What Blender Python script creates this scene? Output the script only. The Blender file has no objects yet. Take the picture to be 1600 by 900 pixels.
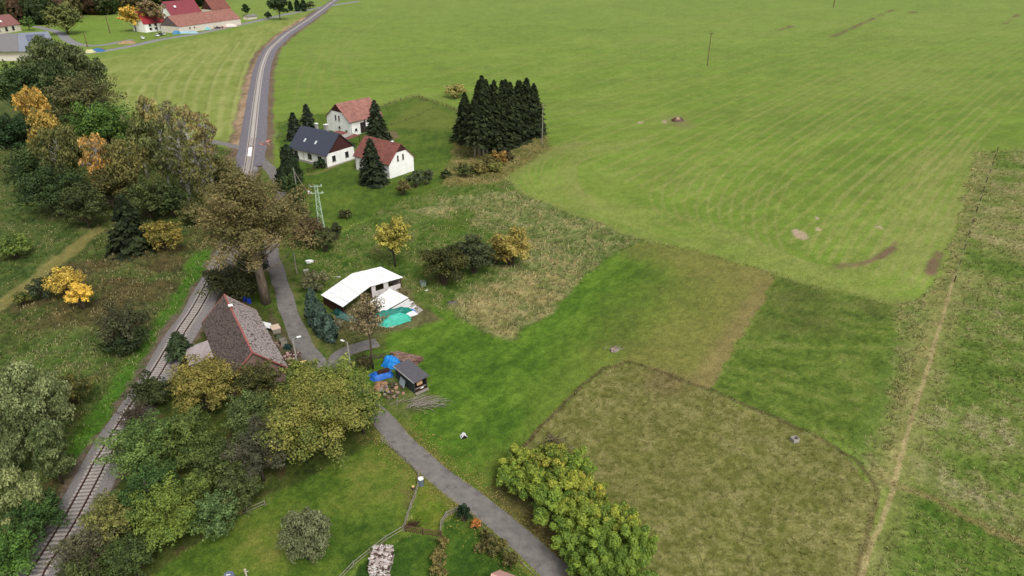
import bpy, math, random
import numpy as np
from mathutils import Vector, Matrix
random.seed(7)
rng = np.random.default_rng(11)
sc = bpy.context.scene
col = sc.collection

# ------------------------------------------------------------------ camera, sky, sun, exposure
CAM_H = 60.0
PITCH = math.radians(27.5)
cam_data = bpy.data.cameras.new('camera'); cam_data.lens = 24; cam_data.sensor_width = 36
cam_data.clip_end = 30000; cam_data.clip_start = 0.5
cam = bpy.data.objects.new('camera', cam_data); col.objects.link(cam)
cam.location = (0, 0, CAM_H); cam.rotation_euler = (math.radians(90) - PITCH, 0, 0)
sc.camera = cam
SUN_EL, SUN_AZ = 52, 150          # degrees; azimuth clockwise from the view direction
w = bpy.data.worlds.new('World'); sc.world = w; w.use_nodes = True
nt = w.node_tree; bg = nt.nodes['Background']
sky = nt.nodes.new('ShaderNodeTexSky'); sky.sky_type = 'NISHITA'; sky.sun_disc = False
sky.sun_elevation = math.radians(SUN_EL); sky.sun_rotation = math.radians(SUN_AZ)
sky.dust_density = 4.0
hsv = nt.nodes.new('ShaderNodeHueSaturation'); hsv.inputs['Saturation'].default_value = 0.15
nt.links.new(sky.outputs[0], hsv.inputs['Color']); nt.links.new(hsv.outputs[0], bg.inputs[0])
bg.inputs[1].default_value = 0.14
sun_data = bpy.data.lights.new('sun', 'SUN'); sun_data.energy = 1.5; sun_data.angle = math.radians(16)
sun_data.color = (1, .96, .9)
sun = bpy.data.objects.new('sun', sun_data); col.objects.link(sun)
a = math.radians(SUN_AZ); e = math.radians(SUN_EL)
sd = Vector((math.sin(a) * math.cos(e), math.cos(a) * math.cos(e), math.sin(e)))
sun.rotation_euler = sd.to_track_quat('Z', 'Y').to_euler()
sc.view_settings.view_transform = 'Standard'; sc.view_settings.look = 'None'
sc.view_settings.gamma = 1.0; sc.view_settings.exposure = 0.22
sc.cycles.max_bounces = 6

# ------------------------------------------------------------------ measuring from the photograph
FPX = 1600 * 24 / 36; S_, C_ = math.sin(PITCH), math.cos(PITCH)
def G(px, py, z=0.0):                 # point of the place at height z seen at photo pixel px, py
    u, v = px - 800, py - 450
    k = (CAM_H - z) / (FPX * S_ + v * C_)
    return (u * k, (FPX * C_ - v * S_) * k)
def depth(X, Y, Z): return Y * C_ - (Z - CAM_H) * S_
def ppm(X, Y, Z=0): return FPX / depth(X, Y, Z)          # photo pixels per metre there
def GP(pts): return [G(*p) for p in pts]

# ------------------------------------------------------------------ noise
def hsh(ix, iy, seed):
    h = (ix.astype(np.int64) * 374761393 + iy.astype(np.int64) * 668265263 + seed * 982451653) & 0x7fffffff
    h = ((h ^ (h >> 13)) * 1274126177) & 0x7fffffff
    h = ((h ^ (h >> 16)) * 69069) & 0x7fffffff
    return (h & 0xffffff) / 0xffffff
def vn(x, y, seed=0):
    ix, iy = np.floor(x), np.floor(y); fx, fy = x - ix, y - iy
    fx = fx * fx * (3 - 2 * fx); fy = fy * fy * (3 - 2 * fy)
    a_, b_ = hsh(ix, iy, seed), hsh(ix + 1, iy, seed); c_, d_ = hsh(ix, iy + 1, seed), hsh(ix + 1, iy + 1, seed)
    return (a_ * (1 - fx) + b_ * fx) * (1 - fy) + (c_ * (1 - fx) + d_ * fx) * fy
def fbm(x, y, size, octs=3, seed=0):
    t = 0; amp = 1; n = 0; x = x / size; y = y / size
    for o in range(octs):
        t = t + amp * vn(x + 17.3 * o, y - 9.1 * o, seed + o); n += amp; amp *= .55; x = x * 2.03; y = y * 2.03
    return t / n
def smooth(a_, b_, x):
    t = np.clip((x - a_) / (b_ - a_), 0, 1); return t * t * (3 - 2 * t)
def srgb(r, g, b):
    f = lambda c: c / 12.92 if c <= .04045 else ((c + .055) / 1.055) ** 2.4
    return np.array([f(r / 255), f(g / 255), f(b / 255)])
def spline(pts, step):
    P = [np.array(p, float) for p in pts]; P = [2 * P[0] - P[1]] + P + [2 * P[-1] - P[-2]]; out = []
    for i in range(1, len(P) - 2):
        n = max(1, int(np.linalg.norm(P[i + 1] - P[i]) / step))
        for k in range(n):
            t = k / n
            out.append(.5 * ((2 * P[i]) + (-P[i - 1] + P[i + 1]) * t + (2 * P[i - 1] - 5 * P[i] + 4 * P[i + 1] - P[i + 2]) * t * t
                             + (-P[i - 1] + 3 * P[i] - 3 * P[i + 1] + P[i + 2]) * t ** 3))
    out.append(P[-2]); return np.array(out)
def dist_line(X, Y, pts, lim=1e9):
    d = np.full(X.shape, 1e9)
    pts = np.asarray(pts, float)
    sel = np.where((X > pts[:, 0].min() - lim) & (X < pts[:, 0].max() + lim) & (Y > pts[:, 1].min() - lim) & (Y < pts[:, 1].max() + lim))[0]
    if not len(sel): return d
    x, y = X[sel], Y[sel]; dd = np.full(x.shape, 1e9)
    for (ax, ay), (bx, by) in zip(pts[:-1], pts[1:]):
        vx, vy = bx - ax, by - ay; L = vx * vx + vy * vy + 1e-9
        t = np.clip(((x - ax) * vx + (y - ay) * vy) / L, 0, 1)
        dd = np.minimum(dd, np.hypot(x - ax - t * vx, y - ay - t * vy))
    d[sel] = dd; return d
def inside(X, Y, pts):
    r = np.zeros(X.shape, bool); n = len(pts)
    for i in range(n):
        (ax, ay), (bx, by) = pts[i], pts[(i + 1) % n]
        c = (ay > Y) != (by > Y)
        r ^= c & (X < (bx - ax) * (Y - ay) / (by - ay + 1e-12) + ax)
    return r

# ------------------------------------------------------------------ materials
def new_mat(name):
    m = bpy.data.materials.new(name); m.use_nodes = True
    return m, m.node_tree, m.node_tree.nodes['Principled BSDF']
_m = {}
def mat(name, c, rough=.8, var=.18, size=3.0, bump=.0, spec=.3, metal=0, c2=None, stretch=None, bscale=None):
    if name in _m: return _m[name]
    m, t, p = new_mat(name); L = t.links.new
    c = srgb(*c); c2 = srgb(*c2) if c2 else c * (1 - var)
    tc = t.nodes.new('ShaderNodeTexCoord'); mp = t.nodes.new('ShaderNodeMapping'); L(tc.outputs['Object'], mp.inputs[0])
    if stretch: mp.inputs['Scale'].default_value = stretch
    n = t.nodes.new('ShaderNodeTexNoise'); n.inputs['Scale'].default_value = size; n.inputs['Detail'].default_value = 5; n.inputs['Roughness'].default_value = .65
    L(mp.outputs[0], n.inputs['Vector'])
    r = t.nodes.new('ShaderNodeValToRGB'); r.color_ramp.elements[0].position = .35; r.color_ramp.elements[1].position = .65
    r.color_ramp.elements[0].color = (*c2, 1); r.color_ramp.elements[1].color = (*c, 1)
    L(n.outputs[0], r.inputs[0]); L(r.outputs[0], p.inputs['Base Color'])
    p.inputs['Roughness'].default_value = rough; p.inputs['Specular IOR Level'].default_value = spec; p.inputs['Metallic'].default_value = metal
    if bump:
        n2 = t.nodes.new('ShaderNodeTexNoise'); n2.inputs['Scale'].default_value = bscale or size * 3; L(mp.outputs[0], n2.inputs['Vector'])
        b = t.nodes.new('ShaderNodeBump'); b.inputs['Strength'].default_value = bump; b.inputs['Distance'].default_value = .1
        L(n2.outputs[0], b.inputs['Height']); L(b.outputs[0], p.inputs['Normal'])
    _m[name] = m; return m
def attr_mat(name, attr, rough=.85, transl=0.0, n1=None, bump=0.0, spec=.15):
    m, t, p = new_mat(name); L = t.links.new
    at = t.nodes.new('ShaderNodeAttribute'); at.attribute_name = attr
    out = at.outputs['Color']
    if n1:
        tc = t.nodes.new('ShaderNodeTexCoord')
        for k, (sz, amt, st) in enumerate(n1):
            mp = t.nodes.new('ShaderNodeMapping'); mp.inputs['Scale'].default_value = st; L(tc.outputs['Object'], mp.inputs[0])
            n = t.nodes.new('ShaderNodeTexNoise'); n.inputs['Scale'].default_value = sz; n.inputs['Detail'].default_value = 4; n.inputs['Roughness'].default_value = .7
            L(mp.outputs[0], n.inputs['Vector'])
            mr = t.nodes.new('ShaderNodeMapRange'); mr.inputs[1].default_value = .25; mr.inputs[2].default_value = .75
            mr.inputs[3].default_value = 1 - amt; mr.inputs[4].default_value = 1 + amt; L(n.outputs[0], mr.inputs[0])
            mx = t.nodes.new('ShaderNodeVectorMath'); mx.operation = 'SCALE'; L(out, mx.inputs[0]); L(mr.outputs[0], mx.inputs['Scale'])
            out = mx.outputs[0]
            if k == 0 and bump:
                b = t.nodes.new('ShaderNodeBump'); b.inputs['Strength'].default_value = bump; b.inputs['Distance'].default_value = .12
                L(n.outputs[0], b.inputs['Height']); L(b.outputs[0], p.inputs['Normal'])
    L(out, p.inputs['Base Color']); p.inputs['Roughness'].default_value = rough; p.inputs['Specular IOR Level'].default_value = spec
    if transl:
        tr = t.nodes.new('ShaderNodeBsdfTranslucent'); L(out, tr.inputs[0])
        ms = t.nodes.new('ShaderNodeMixShader'); ms.inputs[0].default_value = transl
        L(p.outputs[0], ms.inputs[1]); L(tr.outputs[0], ms.inputs[2]); L(ms.outputs[0], t.nodes['Material Output'].inputs[0])
    return m
LEAF = attr_mat('leaf', 'tint', .6, .22)
NEEDLE = attr_mat('needle', 'tint', .75, .15)
BLADE = attr_mat('grass_blade', 'tint', .75, .2)
TURF = attr_mat('turf', 'tint', .95, 0, [(1.5, .16, (1, 1.5, 1)), (.30, .14, (1, 1, 1)), (4.5, .5, (1, .7, 1)), (.08, .10, (1, 1, 1))], bump=.6)
BARK = mat('bark', (92, 80, 68), .95, .4, 2.5, .5)
BARK_PALE = mat('bark_pale', (196, 192, 184), .85, .3, 3, .3, c2=(120, 116, 110))
BARK_MAPLE = mat('bark_grey', (142, 126, 110), .95, .4, 1.6, .8, c2=(96, 84, 72), stretch=(1, 1, .3))
WOOD = mat('old_wood', (120, 98, 76), .9, .35, 4, .3, stretch=(1, 1, .2))
WOODG = mat('weathered_wood', (148, 140, 128), .9, .3, 5, .3)
WOODD = mat('dark_wood', (70, 44, 36), .85, .35, 6, .3)
WHITE = mat('white_plaster', (251, 250, 247), .85, .06, .5, .05, c2=(236, 234, 229))
GLASS = mat('window_glass', (38, 42, 48), .15, .2, 2, spec=.6)
BRIGHT = mat('white_sheet', (250, 250, 250), .5, .03, .9, .1, c2=(224, 223, 220))
CONC = mat('concrete', (165, 160, 152), .9, .2, 1.5, .2)
STEEL = mat('galvanised_steel', (150, 165, 150), .5, .2, 6, metal=.3)

# ------------------------------------------------------------------ mesh helpers
class MB:
    def __init__(s): s.v = []; s.f = []
    def add(s, vs, fs):
        o = len(s.v); s.v += [tuple(x) for x in vs]; s.f += [tuple(i + o for i in f) for f in fs]; return s
    def box(s, c, d, rz=0, rx=0, ry=0):
        M = Matrix.Translation(c) @ Matrix.Rotation(rz, 4, 'Z') @ Matrix.Rotation(ry, 4, 'Y') @ Matrix.Rotation(rx, 4, 'X')
        x, y, z = d[0] / 2, d[1] / 2, d[2] / 2
        vs = [M @ Vector(p) for p in ((-x, -y, -z), (x, -y, -z), (x, y, -z), (-x, y, -z), (-x, -y, z), (x, -y, z), (x, y, z), (-x, y, z))]
        return s.add(vs, ((0, 3, 2, 1), (4, 5, 6, 7), (0, 1, 5, 4), (1, 2, 6, 5), (2, 3, 7, 6), (3, 0, 4, 7)))
    def slab(s, quad, th):                           # a plate under the given top corners
        q = [Vector(p) for p in quad]; n = (q[1] - q[0]).cross(q[2] - q[0]).normalized()
        if n.z < 0: q.reverse(); n = -n
        k = len(q); vs = q + [p - n * th for p in q]
        return s.add(vs, [tuple(range(k)), tuple(range(2 * k - 1, k - 1, -1))] + [(i, i + k, (i + 1) % k + k, (i + 1) % k) for i in range(k)])
    def tube(s, pts, rad, n=6, cap=True):
        pts = [Vector(p) for p in pts]; rings = []
        for i, p in enumerate(pts):
            t = (pts[min(i + 1, len(pts) - 1)] - pts[max(i - 1, 0)]).normalized()
            u = t.cross(Vector((0, 0, 1)) if abs(t.z) < .9 else Vector((1, 0, 0))).normalized(); w_ = t.cross(u)
            r = rad[i] if hasattr(rad, '__len__') else rad
            rings.append([p + (u * math.cos(2 * math.pi * k / n) + w_ * math.sin(2 * math.pi * k / n)) * r for k in range(n)])
        vs = [q for r in rings for q in r]; fs = []
        for i in range(len(pts) - 1):
            for k in range(n): fs.append((i * n + k, (i + 1) * n + k, (i + 1) * n + (k + 1) % n, i * n + (k + 1) % n))
        if cap: fs += [tuple(range(n)), tuple(range(len(vs) - 1, len(vs) - n - 1, -1))]
        return s.add(vs, fs)
    def prism(s, prof, a_, b_, axis='x'):            # profile (u, z) swept from a_ to b_ along x (u=y) or y (u=x)
        mk = (lambda t, u, z: (t, u, z)) if axis == 'x' else (lambda t, u, z: (u, t, z))
        k = len(prof); vs = [mk(a_, *p) for p in prof] + [mk(b_, *p) for p in prof]
        return s.add(vs, [tuple(range(k)), tuple(range(2 * k - 1, k - 1, -1))] + [(i, i + k, (i + 1) % k + k, (i + 1) % k) for i in range(k)])
    def build(s, name, m, parent=None, smooth_=False):
        me = bpy.data.meshes.new(name); me.from_pydata(s.v, [], s.f); me.materials.append(m)
        if smooth_: me.shade_smooth()
        o = bpy.data.objects.new(name, me); col.objects.link(o); o.parent = parent
        return o
def np_mesh(name, V, F, m, tint=None, parent=None, vtint=None):
    V = np.asarray(V, np.float32); F = np.asarray(F, np.int32); nf, k = F.shape
    me = bpy.data.meshes.new(name); me.vertices.add(len(V)); me.vertices.foreach_set('co', V.ravel())
    me.loops.add(nf * k); me.loops.foreach_set('vertex_index', F.ravel())
    me.polygons.add(nf); me.polygons.foreach_set('loop_start', np.arange(0, nf * k, k, dtype=np.int32))
    if tint is not None:
        at = me.attributes.new('tint', 'FLOAT_COLOR', 'FACE'); at.data.foreach_set('color', np.c_[tint, np.ones(len(tint))].astype(np.float32).ravel())
    if vtint is not None:
        at = me.attributes.new('tint', 'FLOAT_COLOR', 'POINT'); at.data.foreach_set('color', np.c_[vtint, np.ones(len(vtint))].astype(np.float32).ravel())
    me.update(calc_edges=True); me.materials.append(m)
    o = bpy.data.objects.new(name, me); col.objects.link(o); o.parent = parent
    return o
def tag(o, label=None, cat=None, group=None, kind=None):
    if label: o['label'] = label
    if cat: o['category'] = cat
    if group: o['group'] = group
    if kind: o['kind'] = kind
    return o
def thing(name, label, cat, loc=(0, 0, 0), rz=0, group=None):
    o = bpy.data.objects.new(name, None); col.objects.link(o); o.location = loc if len(loc) == 3 else (*loc, 0)
    o.rotation_euler = (0, 0, rz); return tag(o, label, cat, group)
def dup(root, loc, rz=None, label=None):
    r = root.copy(); col.objects.link(r); r.location = loc
    if rz is not None: r.rotation_euler = (0, 0, rz)
    if label: r['label'] = label
    for ch in root.children:
        c = ch.copy(); col.objects.link(c); c.parent = r
        for g in ch.children:
            d = g.copy(); col.objects.link(d); d.parent = c
    return r

# ------------------------------------------------------------------ lines of the place
RAIL_PX = [(40, 950), (61, 897), (69, 886), (111, 817), (150, 744), (160, 724), (205, 651), (243, 591), (270, 545), (287, 517), (308, 485),
           (327, 449), (347, 412), (361, 380), (377, 320), (388, 262), (391, 243), (396, 200), (402, 150), (409, 107), (420, 80), (436, 64), (450, 52), (482, 31), (505, 14), (525, 0), (560, -16)]
RAIL = spline(GP(RAIL_PX), 3.0)
LANE = spline(GP([(905, 932), (868, 895), (800, 832), (740, 782), (714, 764), (664, 724), (630, 694), (605, 664), (575, 633), (543, 606), (512, 583), (483, 553),
                  (463, 515), (451, 487), (440, 450), (431, 420), (425, 395), (430, 345), (440, 305), (428, 272), (412, 254), (392, 240), (375, 231), (350, 225), (330, 221), (300, 216)]), 1.5)
BRANCH = spline(GP([(543, 604), (530, 575), (528, 558), (545, 548), (566, 541), (590, 535)]), 1.0)
FARROAD = spline(GP([(120, 84), (160, 80), (205, 72), (250, 62), (300, 54), (350, 44), (400, 33), (450, 22), (505, 11), (560, 2)]), 4)
FARLOOP = spline(GP([(205, 62), (180, 67), (155, 71), (125, 70), (105, 62), (90, 50), (55, 41)]), 4)

# ------------------------------------------------------------------ ground: one fan of cells, finer near the viewpoint
ys = np.concatenate([np.array([-101, -97, -92, -84, -74, -62, -50, -40, -32, -24, -16, -8, -4]), np.arange(-1, 960, 2.5), np.arange(962, 1500, 30)])
xs = np.concatenate([np.arange(-2600, -120, 120), np.arange(-120, 1720, 2.7), np.arange(1720, 4300, 120)])
PX, PY = np.meshgrid(xs, ys)
K = CAM_H / (FPX * S_ + (PY - 450) * C_)
GX = ((PX - 800) * K).ravel(); GY = ((FPX * C_ - (PY - 450) * S_) * K).ravel()
N = len(GX)
wob = lambda size, amt, seed: (fbm(GX, GY, size, 2, seed) - .5) * amt
WX = GX + wob(5, 2.2, 50) + wob(1.2, .9, 60); WY = GY + wob(5, 2.2, 70) + wob(1.2, .9, 80)
n_big = fbm(GX, GY, 45, 3, 1); n_mid = fbm(GX, GY, 9, 3, 2); n_sm = fbm(GX, GY, 1.7, 3, 3); n_fi = fbm(GX, GY, .55, 2, 4)
def wave(ang, size, stretch, seed, octs=3):
    c, s = math.cos(ang), math.sin(ang); return fbm((GX * c + GY * s) / stretch, -GX * s + GY * c, size, octs, seed)
COLR = np.zeros((N, 3)); HT = np.zeros(N); TUFT = np.zeros(N); ZONE = np.zeros(N, np.int32)
def mixc(c1, c2, t): return c1[None] * (1 - t[:, None]) + c2[None] * t[:, None]
def lay(mask, color):
    m = mask[:, None]; COLR[:] = COLR * (1 - m) + color * m
def ramp(t, *cs):
    t = np.clip(t, 0, .9999) * (len(cs) - 1); i = t.astype(int); f = (t - i)[:, None]; cs = np.array(cs)
    return cs[i] * (1 - f) + cs[i + 1] * f
def zone(pts, soft=.8):
    p = GP(pts); d = dist_line(WX, WY, p + [p[0]], 30); ins = inside(WX, WY, p)
    return smooth(-soft, soft, np.where(ins, d, -d))
con = lambda x, a_=.3, b_=.7: np.clip((x - a_) / (b_ - a_), 0, 1)
# far field (zone 0)
t = .45 * con(n_big) + .3 * con(n_mid) + .25 * con(n_sm)
far = ramp(t, srgb(104, 128, 52), srgb(120, 142, 60), srgb(134, 150, 74))
wv = con(wave(.45, 3.0, 8, 9)); wv2 = con(wave(.5, 9, 6, 19), .35, .65)
far = far * (1 + .16 * (wv - .5))[:, None]; far = far * (1 - .22 * wv2[:, None]) + srgb(138, 138, 78)[None] * .22 * wv2[:, None]
far = far * (1 - .10 * con(wave(.3, 1.2, 4, 23), .62, .75)[:, None])
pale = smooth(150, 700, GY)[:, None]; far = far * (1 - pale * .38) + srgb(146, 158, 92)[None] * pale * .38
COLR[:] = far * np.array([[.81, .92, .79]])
# tractor marks in the far field
EARTH = srgb(122, 100, 78); DRY = srgb(148, 146, 88)
def marks(lines, width, c, strength, seed):
    for k, ln in enumerate(lines):
        p = spline(GP(ln), 4); d = dist_line(GX, GY, p, 6)
        a_ = (1 - smooth(width * .35, width, d)) * strength * con(fbm(GX, GY, 12, 2, seed + k), .12, .5) * (.6 + .4 * con(n_fi))
        lay(a_, c[None])
def lerp_lines(a_, b_, n):
    a_ = spline(a_, 8); b_ = spline(b_, 8); q = np.linspace(0, 1, 14)
    A = np.array([a_[int(t * (len(a_) - 1))] for t in q]); B = np.array([b_[int(t * (len(b_) - 1))] for t in q])
    return [[tuple(v) for v in A * (1 - t) + B * t] for t in np.linspace(0, 1, n)]
OUTER = [(1530, 240), (1500, 320), (1468, 400), (1425, 450), (1370, 462), (1290, 450), (1200, 425), (1100, 392), (1000, 358), (890, 322), (826, 302), (803, 282), (815, 258), (850, 240), (905, 220)]
INNER = [(1440, 235), (1400, 320), (1385, 375), (1350, 410), (1300, 418), (1240, 400), (1160, 368), (1080, 338), (1000, 322), (930, 305), (890, 290), (880, 272), (905, 255), (960, 235), (1030, 215)]
marks(lerp_lines(OUTER, INNER, 14), .7, DRY, .42, 100)
marks(lerp_lines([(1225, 395), (1212, 350), (1225, 300), (1260, 255), (1320, 205), (1400, 150), (1500, 90)], [(1030, 335), (1015, 300), (1040, 262), (1090, 225), (1160, 185), (1230, 150), (1330, 100)], 12), .6, DRY, .42, 130)
marks(lerp_lines([(850, 235), (940, 200), (1100, 140), (1280, 75), (1500, 5)], [(1340, 420), (1420, 330), (1540, 210), (1640, 120), (1750, 50)], 24), .8, srgb(146, 148, 86), .5, 300)
marks(lerp_lines([(620, 140), (760, 95), (920, 45), (1040, 10)], [(860, 200), (1000, 160), (1200, 90), (1420, 15)], 12), 1.0, srgb(146, 152, 88), .38, 340)
marks(lerp_lines([(1440, 450), (1470, 390), (1520, 290), (1545, 235)], [(1260, 400), (1300, 330), (1370, 260), (1470, 195)], 11), .65, DRY, .5, 150)
marks(lerp_lines([(455, 200), (462, 150), (480, 95), (515, 45)], [(560, 140), (540, 100), (560, 60), (610, 20)], 5), .9, DRY, .3, 170)
marks([[(1305, 414), (1350, 410), (1380, 400), (1398, 385)], [(1308, 418), (1345, 414), (1375, 402), (1392, 388), (1400, 378)]], .8, EARTH, .8, 200)
marks([[(1372, 402), (1385, 395), (1395, 388)], [(1452, 425), (1460, 412), (1468, 395)], [(1455, 428), (1458, 410)]], 1.5, EARTH * .85, .95, 210)
marks([[(1300, 58), (1340, 40), (1375, 24), (1396, 15)], [(1215, 48), (1240, 40)], [(1565, 40), (1580, 30), (1592, 22)], [(1410, 20), (1430, 19)]], 3.0, EARTH * .8, 1.0, 220)
for (x, y, r) in [(1251, 366, 1.7), (1281, 343, .9), (1279, 358, .7), (1040, 190, 1.5), (1000, 191, 1.2), (1370, 355, .8)]:
    X, Y = G(x, y); lay((1 - smooth(r * .7, r, np.hypot(WX - X, (WY - Y) * .6))), srgb(178, 158, 130)[None])
X, Y = G(1060, 190); lay(.7 * (1 - smooth(2, 7, np.hypot(WX - X, (WY - Y) * .5))), srgb(126, 124, 78)[None])
# dry verge along the foot of the far field
vd = dist_line(WX, WY, GP([(905, 222), (850, 245), (812, 262), (790, 285), (820, 310), (900, 335), (1000, 372), (1100, 405), (1215, 440), (1320, 468), (1420, 475)]), 8)
lay(.35 * (1 - smooth(1, 4, vd)), srgb(134, 130, 82)[None])
def put(z, m, cols, ht=0, tuft=0, noise=None):
    tt = noise if noise is not None else .4 * con(n_mid) + .35 * con(n_sm) + .25 * con(n_fi)
    lay(m, ramp(tt, *[srgb(*c) for c in cols]))
    mm = m > .5; ZONE[mm] = z; HT[:] = HT * (1 - m) + m * ht; TUFT[:] = TUFT * (1 - m) + m * tuft
rough_n = .3 * con(wave(-.5, 2.4, 2.6, 31)) + .4 * con(n_sm) + .3 * con(n_fi)
# left side: woodland floor and rough ground
LEFT = [(-250, 1100), (-250, 235), (0, 150), (120, 110), (150, 100), (170, 140), (210, 200), (330, 222), (368, 240), (360, 320), (345, 372), (296, 470), (262, 530), (222, 590), (180, 650), (130, 740), (50, 860), (10, 950), (0, 1100)]
put(2, zone(LEFT), [(48, 62, 30), (68, 86, 38), (88, 98, 50), (98, 88, 56)], .5, .8, rough_n)
put(3, zone([(-250, 500), (-250, 290), (0, 285), (120, 345), (160, 362), (60, 430), (0, 478)]), [(50, 70, 32), (66, 88, 38), (88, 100, 52), (104, 104, 62)], .3, .4, rough_n)
br = zone([(0, 480), (100, 410), (200, 380), (330, 380), (290, 470), (200, 520), (120, 520), (0, 520)], 3)
lay(br * .75 * con(wave(.3, 5, 1.5, 37), .35, .6), ramp(rough_n, srgb(66, 58, 36), srgb(104, 86, 56)))
lay(zone([(0, 650), (20, 520), (110, 500), (190, 560), (190, 620), (120, 640)], 3) * .6 * con(n_mid, .3, .6), ramp(rough_n, srgb(60, 96, 34), srgb(104, 122, 66)))
for ln, w_, c in (([(318, 400), (300, 445), (270, 500), (235, 560), (185, 625), (140, 690), (115, 730)], 3.4, (70, 118, 34)),):
    d = dist_line(WX, WY, GP(ln), 8); lay((1 - smooth(w_ * .5, w_, d)) * .85, ramp(n_sm, srgb(52, 96, 26), srgb(84, 130, 42)))
d = dist_line(WX, WY, GP([(155, 360), (100, 400), (50, 437), (0, 478), (-60, 520)]), 8)
lay(.85 * (1 - smooth(1.2, 2.0, d)) , ramp(n_sm, srgb(118, 112, 62), srgb(142, 132, 78))); HT[d < 2] = 0; TUFT[d < 2] = 0
d = dist_line(WX, WY, GP([(105, 760), (60, 830), (20, 890)]), 6); lay(.7 * (1 - smooth(2, 4, d)), ramp(n_sm, srgb(84, 66, 44), srgb(112, 92, 60)))
# hay field beyond the railway on the left
HAY = [(150, 92), (205, 84), (260, 70), (330, 56), (400, 42), (470, 24), (500, 14), (470, 42), (440, 62), (415, 88), (396, 120), (386, 150), (380, 200), (372, 222), (320, 218), (200, 190), (160, 150), (140, 110)]
put(1, zone(HAY), [(116, 132, 60), (132, 146, 74), (146, 154, 86)], 0, 0, .5 * con(n_mid) + .5 * con(n_sm))
marks(lerp_lines([(410, 60), (385, 100), (370, 150), (362, 215)], [(265, 85), (225, 110), (200, 145), (195, 190)], 9), 1.5, srgb(158, 162, 98), .75, 240)
marks(lerp_lines([(400, 70), (378, 110), (360, 170)], [(300, 80), (250, 125), (240, 180)], 4), .8, srgb(92, 112, 46), .6, 260)
# meadow between the far houses
put(4, zone([(112, 30), (185, 26), (205, 60), (160, 68), (128, 66), (108, 52)]), [(104, 134, 54), (120, 146, 64)], 0, 0)
# farm garden
put(5, zone([(430, 192), (500, 178), (600, 166), (655, 150), (722, 178), (735, 245), (700, 285), (640, 312), (560, 345), (520, 372), (470, 372), (452, 300), (440, 250)]),
    [(58, 84, 32), (78, 104, 36), (100, 118, 48)], .06, .0)
lay(.6 * zone([(600, 200), (655, 155), (716, 180), (715, 205)], 3), ramp(n_sm, srgb(96, 112, 44), srgb(124, 130, 62)))
d = dist_line(WX, WY, GP([(478, 273), (505, 268), (530, 258), (552, 247)]), 6); lay(.7 * (1 - smooth(.5, 1.2, d)), srgb(128, 118, 72)[None])
# rough ground under everything between the railway and the mown lawn
put(6, zone([(300, 470), (350, 380), (395, 262), (440, 262), (520, 372), (700, 285), (800, 296), (870, 325), (1008, 376), (905, 441), (862, 487), (800, 534), (745, 520), (700, 486), (655, 482), (600, 640), (560, 640), (480, 600), (300, 600)], .4),
    [(50, 76, 28), (72, 100, 36), (98, 112, 56), (110, 112, 66)], .15, .3, rough_n)
# rough strip by the lane and overgrown meadow
put(6, zone([(452, 372), (520, 372), (600, 325), (700, 288), (790, 280), (810, 304), (720, 400), (745, 440), (690, 470), (655, 490), (560, 530), (500, 570), (470, 520), (445, 440)]),
    [(50, 76, 28), (72, 100, 36), (98, 112, 56), (110, 112, 66)], .25, .55, rough_n)
put(7, zone([(640, 330), (720, 305), (800, 300), (860, 322), (1005, 375), (960, 395), (905, 440), (860, 485), (798, 532), (745, 512), (700, 478), (740, 440), (820, 400), (760, 360)]),
    [(70, 88, 40), (96, 112, 58), (130, 132, 84), (160, 146, 100)], .35, 1.0, rough_n)
lay(.8 * zone([(720, 490), (735, 455), (830, 425), (905, 425), (880, 465), (800, 528), (760, 515)], 2.5) * con(wave(-.5, 3, 2, 44), .25, .55), ramp(rough_n, srgb(112, 108, 62), srgb(178, 160, 112)))
lay(.8 * zone([(685, 345), (725, 325), (745, 335), (725, 365), (690, 368)], 1), ramp(n_sm, srgb(60, 92, 26), srgb(88, 112, 40)))
d = zone([(715, 215), (850, 200), (862, 232), (812, 262), (785, 285), (730, 290), (690, 290), (700, 262)], 1.2); put(8, d, [(84, 92, 44), (112, 108, 58), (146, 130, 84)], .3, .8, rough_n)
# mown green
put(9, zone([(590, 640), (640, 600), (760, 700), (800, 745), (790, 790), (930, 905), (900, 940), (860, 900), (640, 730)], .4), [(60, 84, 30), (76, 98, 34), (96, 108, 44)], .02, .05)
LAWN = [(655, 478), (700, 484), (745, 514), (798, 533), (862, 487), (907, 441), (962, 397), (1008, 376), (1100, 395), (1213, 432), (1165, 515), (1106, 607), (1050, 590), (985, 566), (962, 566), (905, 604), (860, 650), (818, 694), (770, 745), (745, 772),
        (700, 725), (655, 680), (612, 650), (580, 620), (560, 560), (600, 515), (640, 500)]
zl = zone(LAWN, .5)
put(9, zl, [(60, 92, 30), (78, 112, 34), (98, 130, 46)], .03, .06, .45 * con(wave(.9, 1.6, 3, 61)) + .3 * con(n_mid) + .25 * con(n_fi))
ax, ay = G(1205, 445); bx, by = G(1105, 600); d = dist_line(GX, GY, [(ax, ay), (bx, by)], 60)
lay(zl * .8 * (1 - smooth(3, 30, d + wob(9, 9, 66))), ramp(.5 * n_sm + .5 * n_fi, srgb(104, 108, 48), srgb(142, 132, 76)))
lay(zl * .7 * (1 - smooth(.8, 4, d)), srgb(136, 120, 78)[None])
ax, ay = G(1010, 380); bx, by = G(1205, 432); d = dist_line(GX, GY, [(ax, ay), (bx, by)], 20)
lay(zl * .55 * (1 - smooth(3, 13, d + wob(5, 5, 67))), ramp(n_sm, srgb(110, 110, 52), srgb(140, 130, 76)))
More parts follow.
